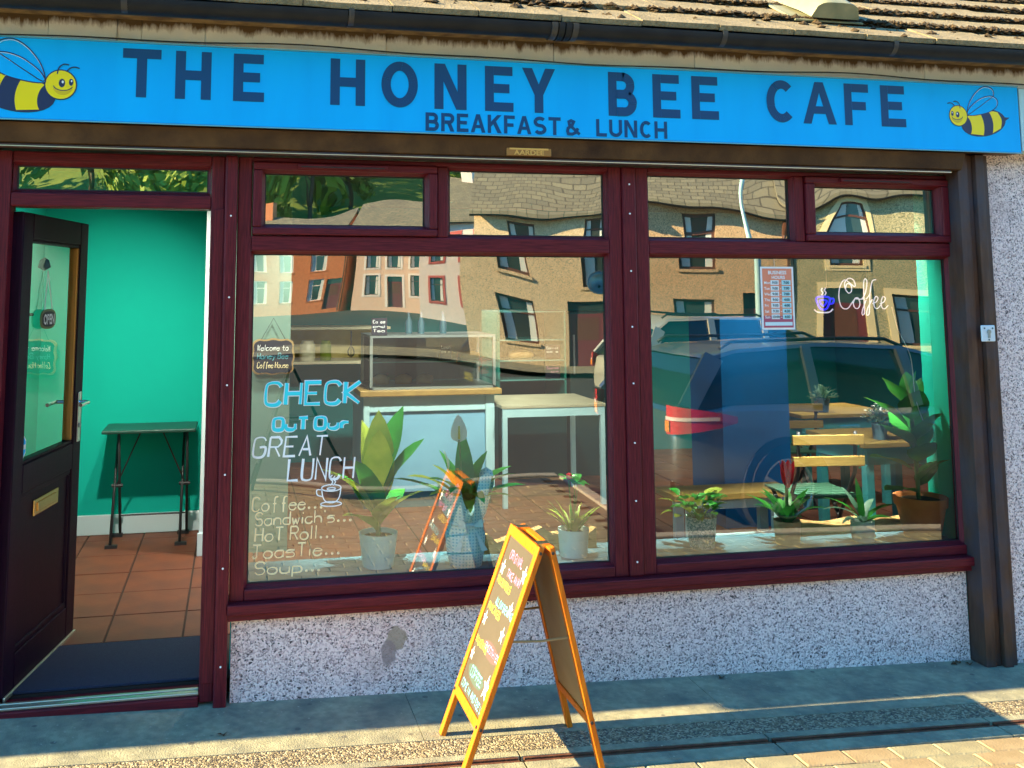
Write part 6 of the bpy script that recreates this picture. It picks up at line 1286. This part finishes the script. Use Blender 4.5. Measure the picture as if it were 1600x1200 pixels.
        m_ = MB(); m_.box(2.95 * k, s_ * (hw + .01), .95, 3.12 * k, s_ * (hw + .17), 1.07); obj('door_mirror', m_, paint, t, bev=.03)
        for x in (1.42, 2.30): m_ = MB(); m_.tube([(x * k, s_ * (hw + .004), .80), (x * k + .18, s_ * (hw + .004), .81)], .014, 6); obj('door_handle', m_, M_chrome, t)
        for x in (.93, 3.62):
            m_ = MB(); m_.tube([(x * k, s_ * (hw - .23), .335), (x * k, s_ * (hw + .003), .335)], .385, 28); obj('wheel_arch', m_, M_trim, t)
            m_ = MB(); r = .335; c = (x * k, s_ * (hw - .21), r); pr = [(.20, -.0), (r - .02, 0), (r, .03), (r, .19), (r - .02, .222), (.225, .226), (.215, .19), (.20, .18)]; base = len(m_.v)
            for rr_, d in pr:
                for q in range(28): a = 2 * math.pi * q / 28; m_.v.append(Vector((c[0] + rr_ * math.cos(a), c[1] + s_ * d, c[2] + rr_ * math.sin(a))))
            m_.f += [(i * 28 + q, i * 28 + (q + 1) % 28, (i + 1) * 28 + (q + 1) % 28, (i + 1) * 28 + q) for i in range(len(pr) - 1) for q in range(28)]; wh = obj('wheel', m_, M_tyre, t, smooth=True, auto=50)
            m_ = MB(); cc = Vector((c[0], s_ * (hw + .005), r))
            for q in range(5):
                a = 2 * math.pi * q / 5 + .3
                for da in (-.13, .13): m_.bar(cc + Vector((.03 * math.cos(a), 0, .03 * math.sin(a))), cc + Vector((.215 * math.cos(a + da), -s_ * .01, .215 * math.sin(a + da))), .028, .022, (0, 1, 0))
            m_.tube([cc + Vector((.218 * math.cos(a), 0, .218 * math.sin(a))) for a in [2 * math.pi * q / 28 for q in range(28)]], .012, 6, closed=True); m_.tube([cc - Vector((0, .02 * s_, 0)), cc + Vector((0, .012 * s_, 0))], .045, 14); obj('alloy_rim', m_, mat('alloy', (.55, .56, .57), .25, metal=.9), wh)
    m_ = MB(); m_.box(-.03, -.26, .60, -.012, .26, .71); obj('number_plate', m_, M_yelp, t)
    m_ = MB(); m_.box(-.02, -hw * .8, .30, .05, hw * .8, .40); obj('rear_valance', m_, M_trim, t, bev=.01)
    return t
M_silver = mat('silver_metallic', (.26, .29, .33), .3, metal=.9, coat=.6)
car('parked_car', 'silver estate car parked at the kerb near the cafe', (3.46, -3.80, gz(5.2) - .108), 0, M_silver)
car('parked_car', 'pale hatchback farther out in the road', (5.7, -9.7, gz(7) - .05), 0, mat('pale_paint', (.55, .57, .48), .35, metal=.3, coat=.6), L=4.2, H=1.60)
car('parked_car', 'dark blue car parked beyond the pale hatchback', (13.5, -12.2, gz(14) - .108), 20, mat('blue_paint', (.02, .05, .18), .3, coat=1.0))
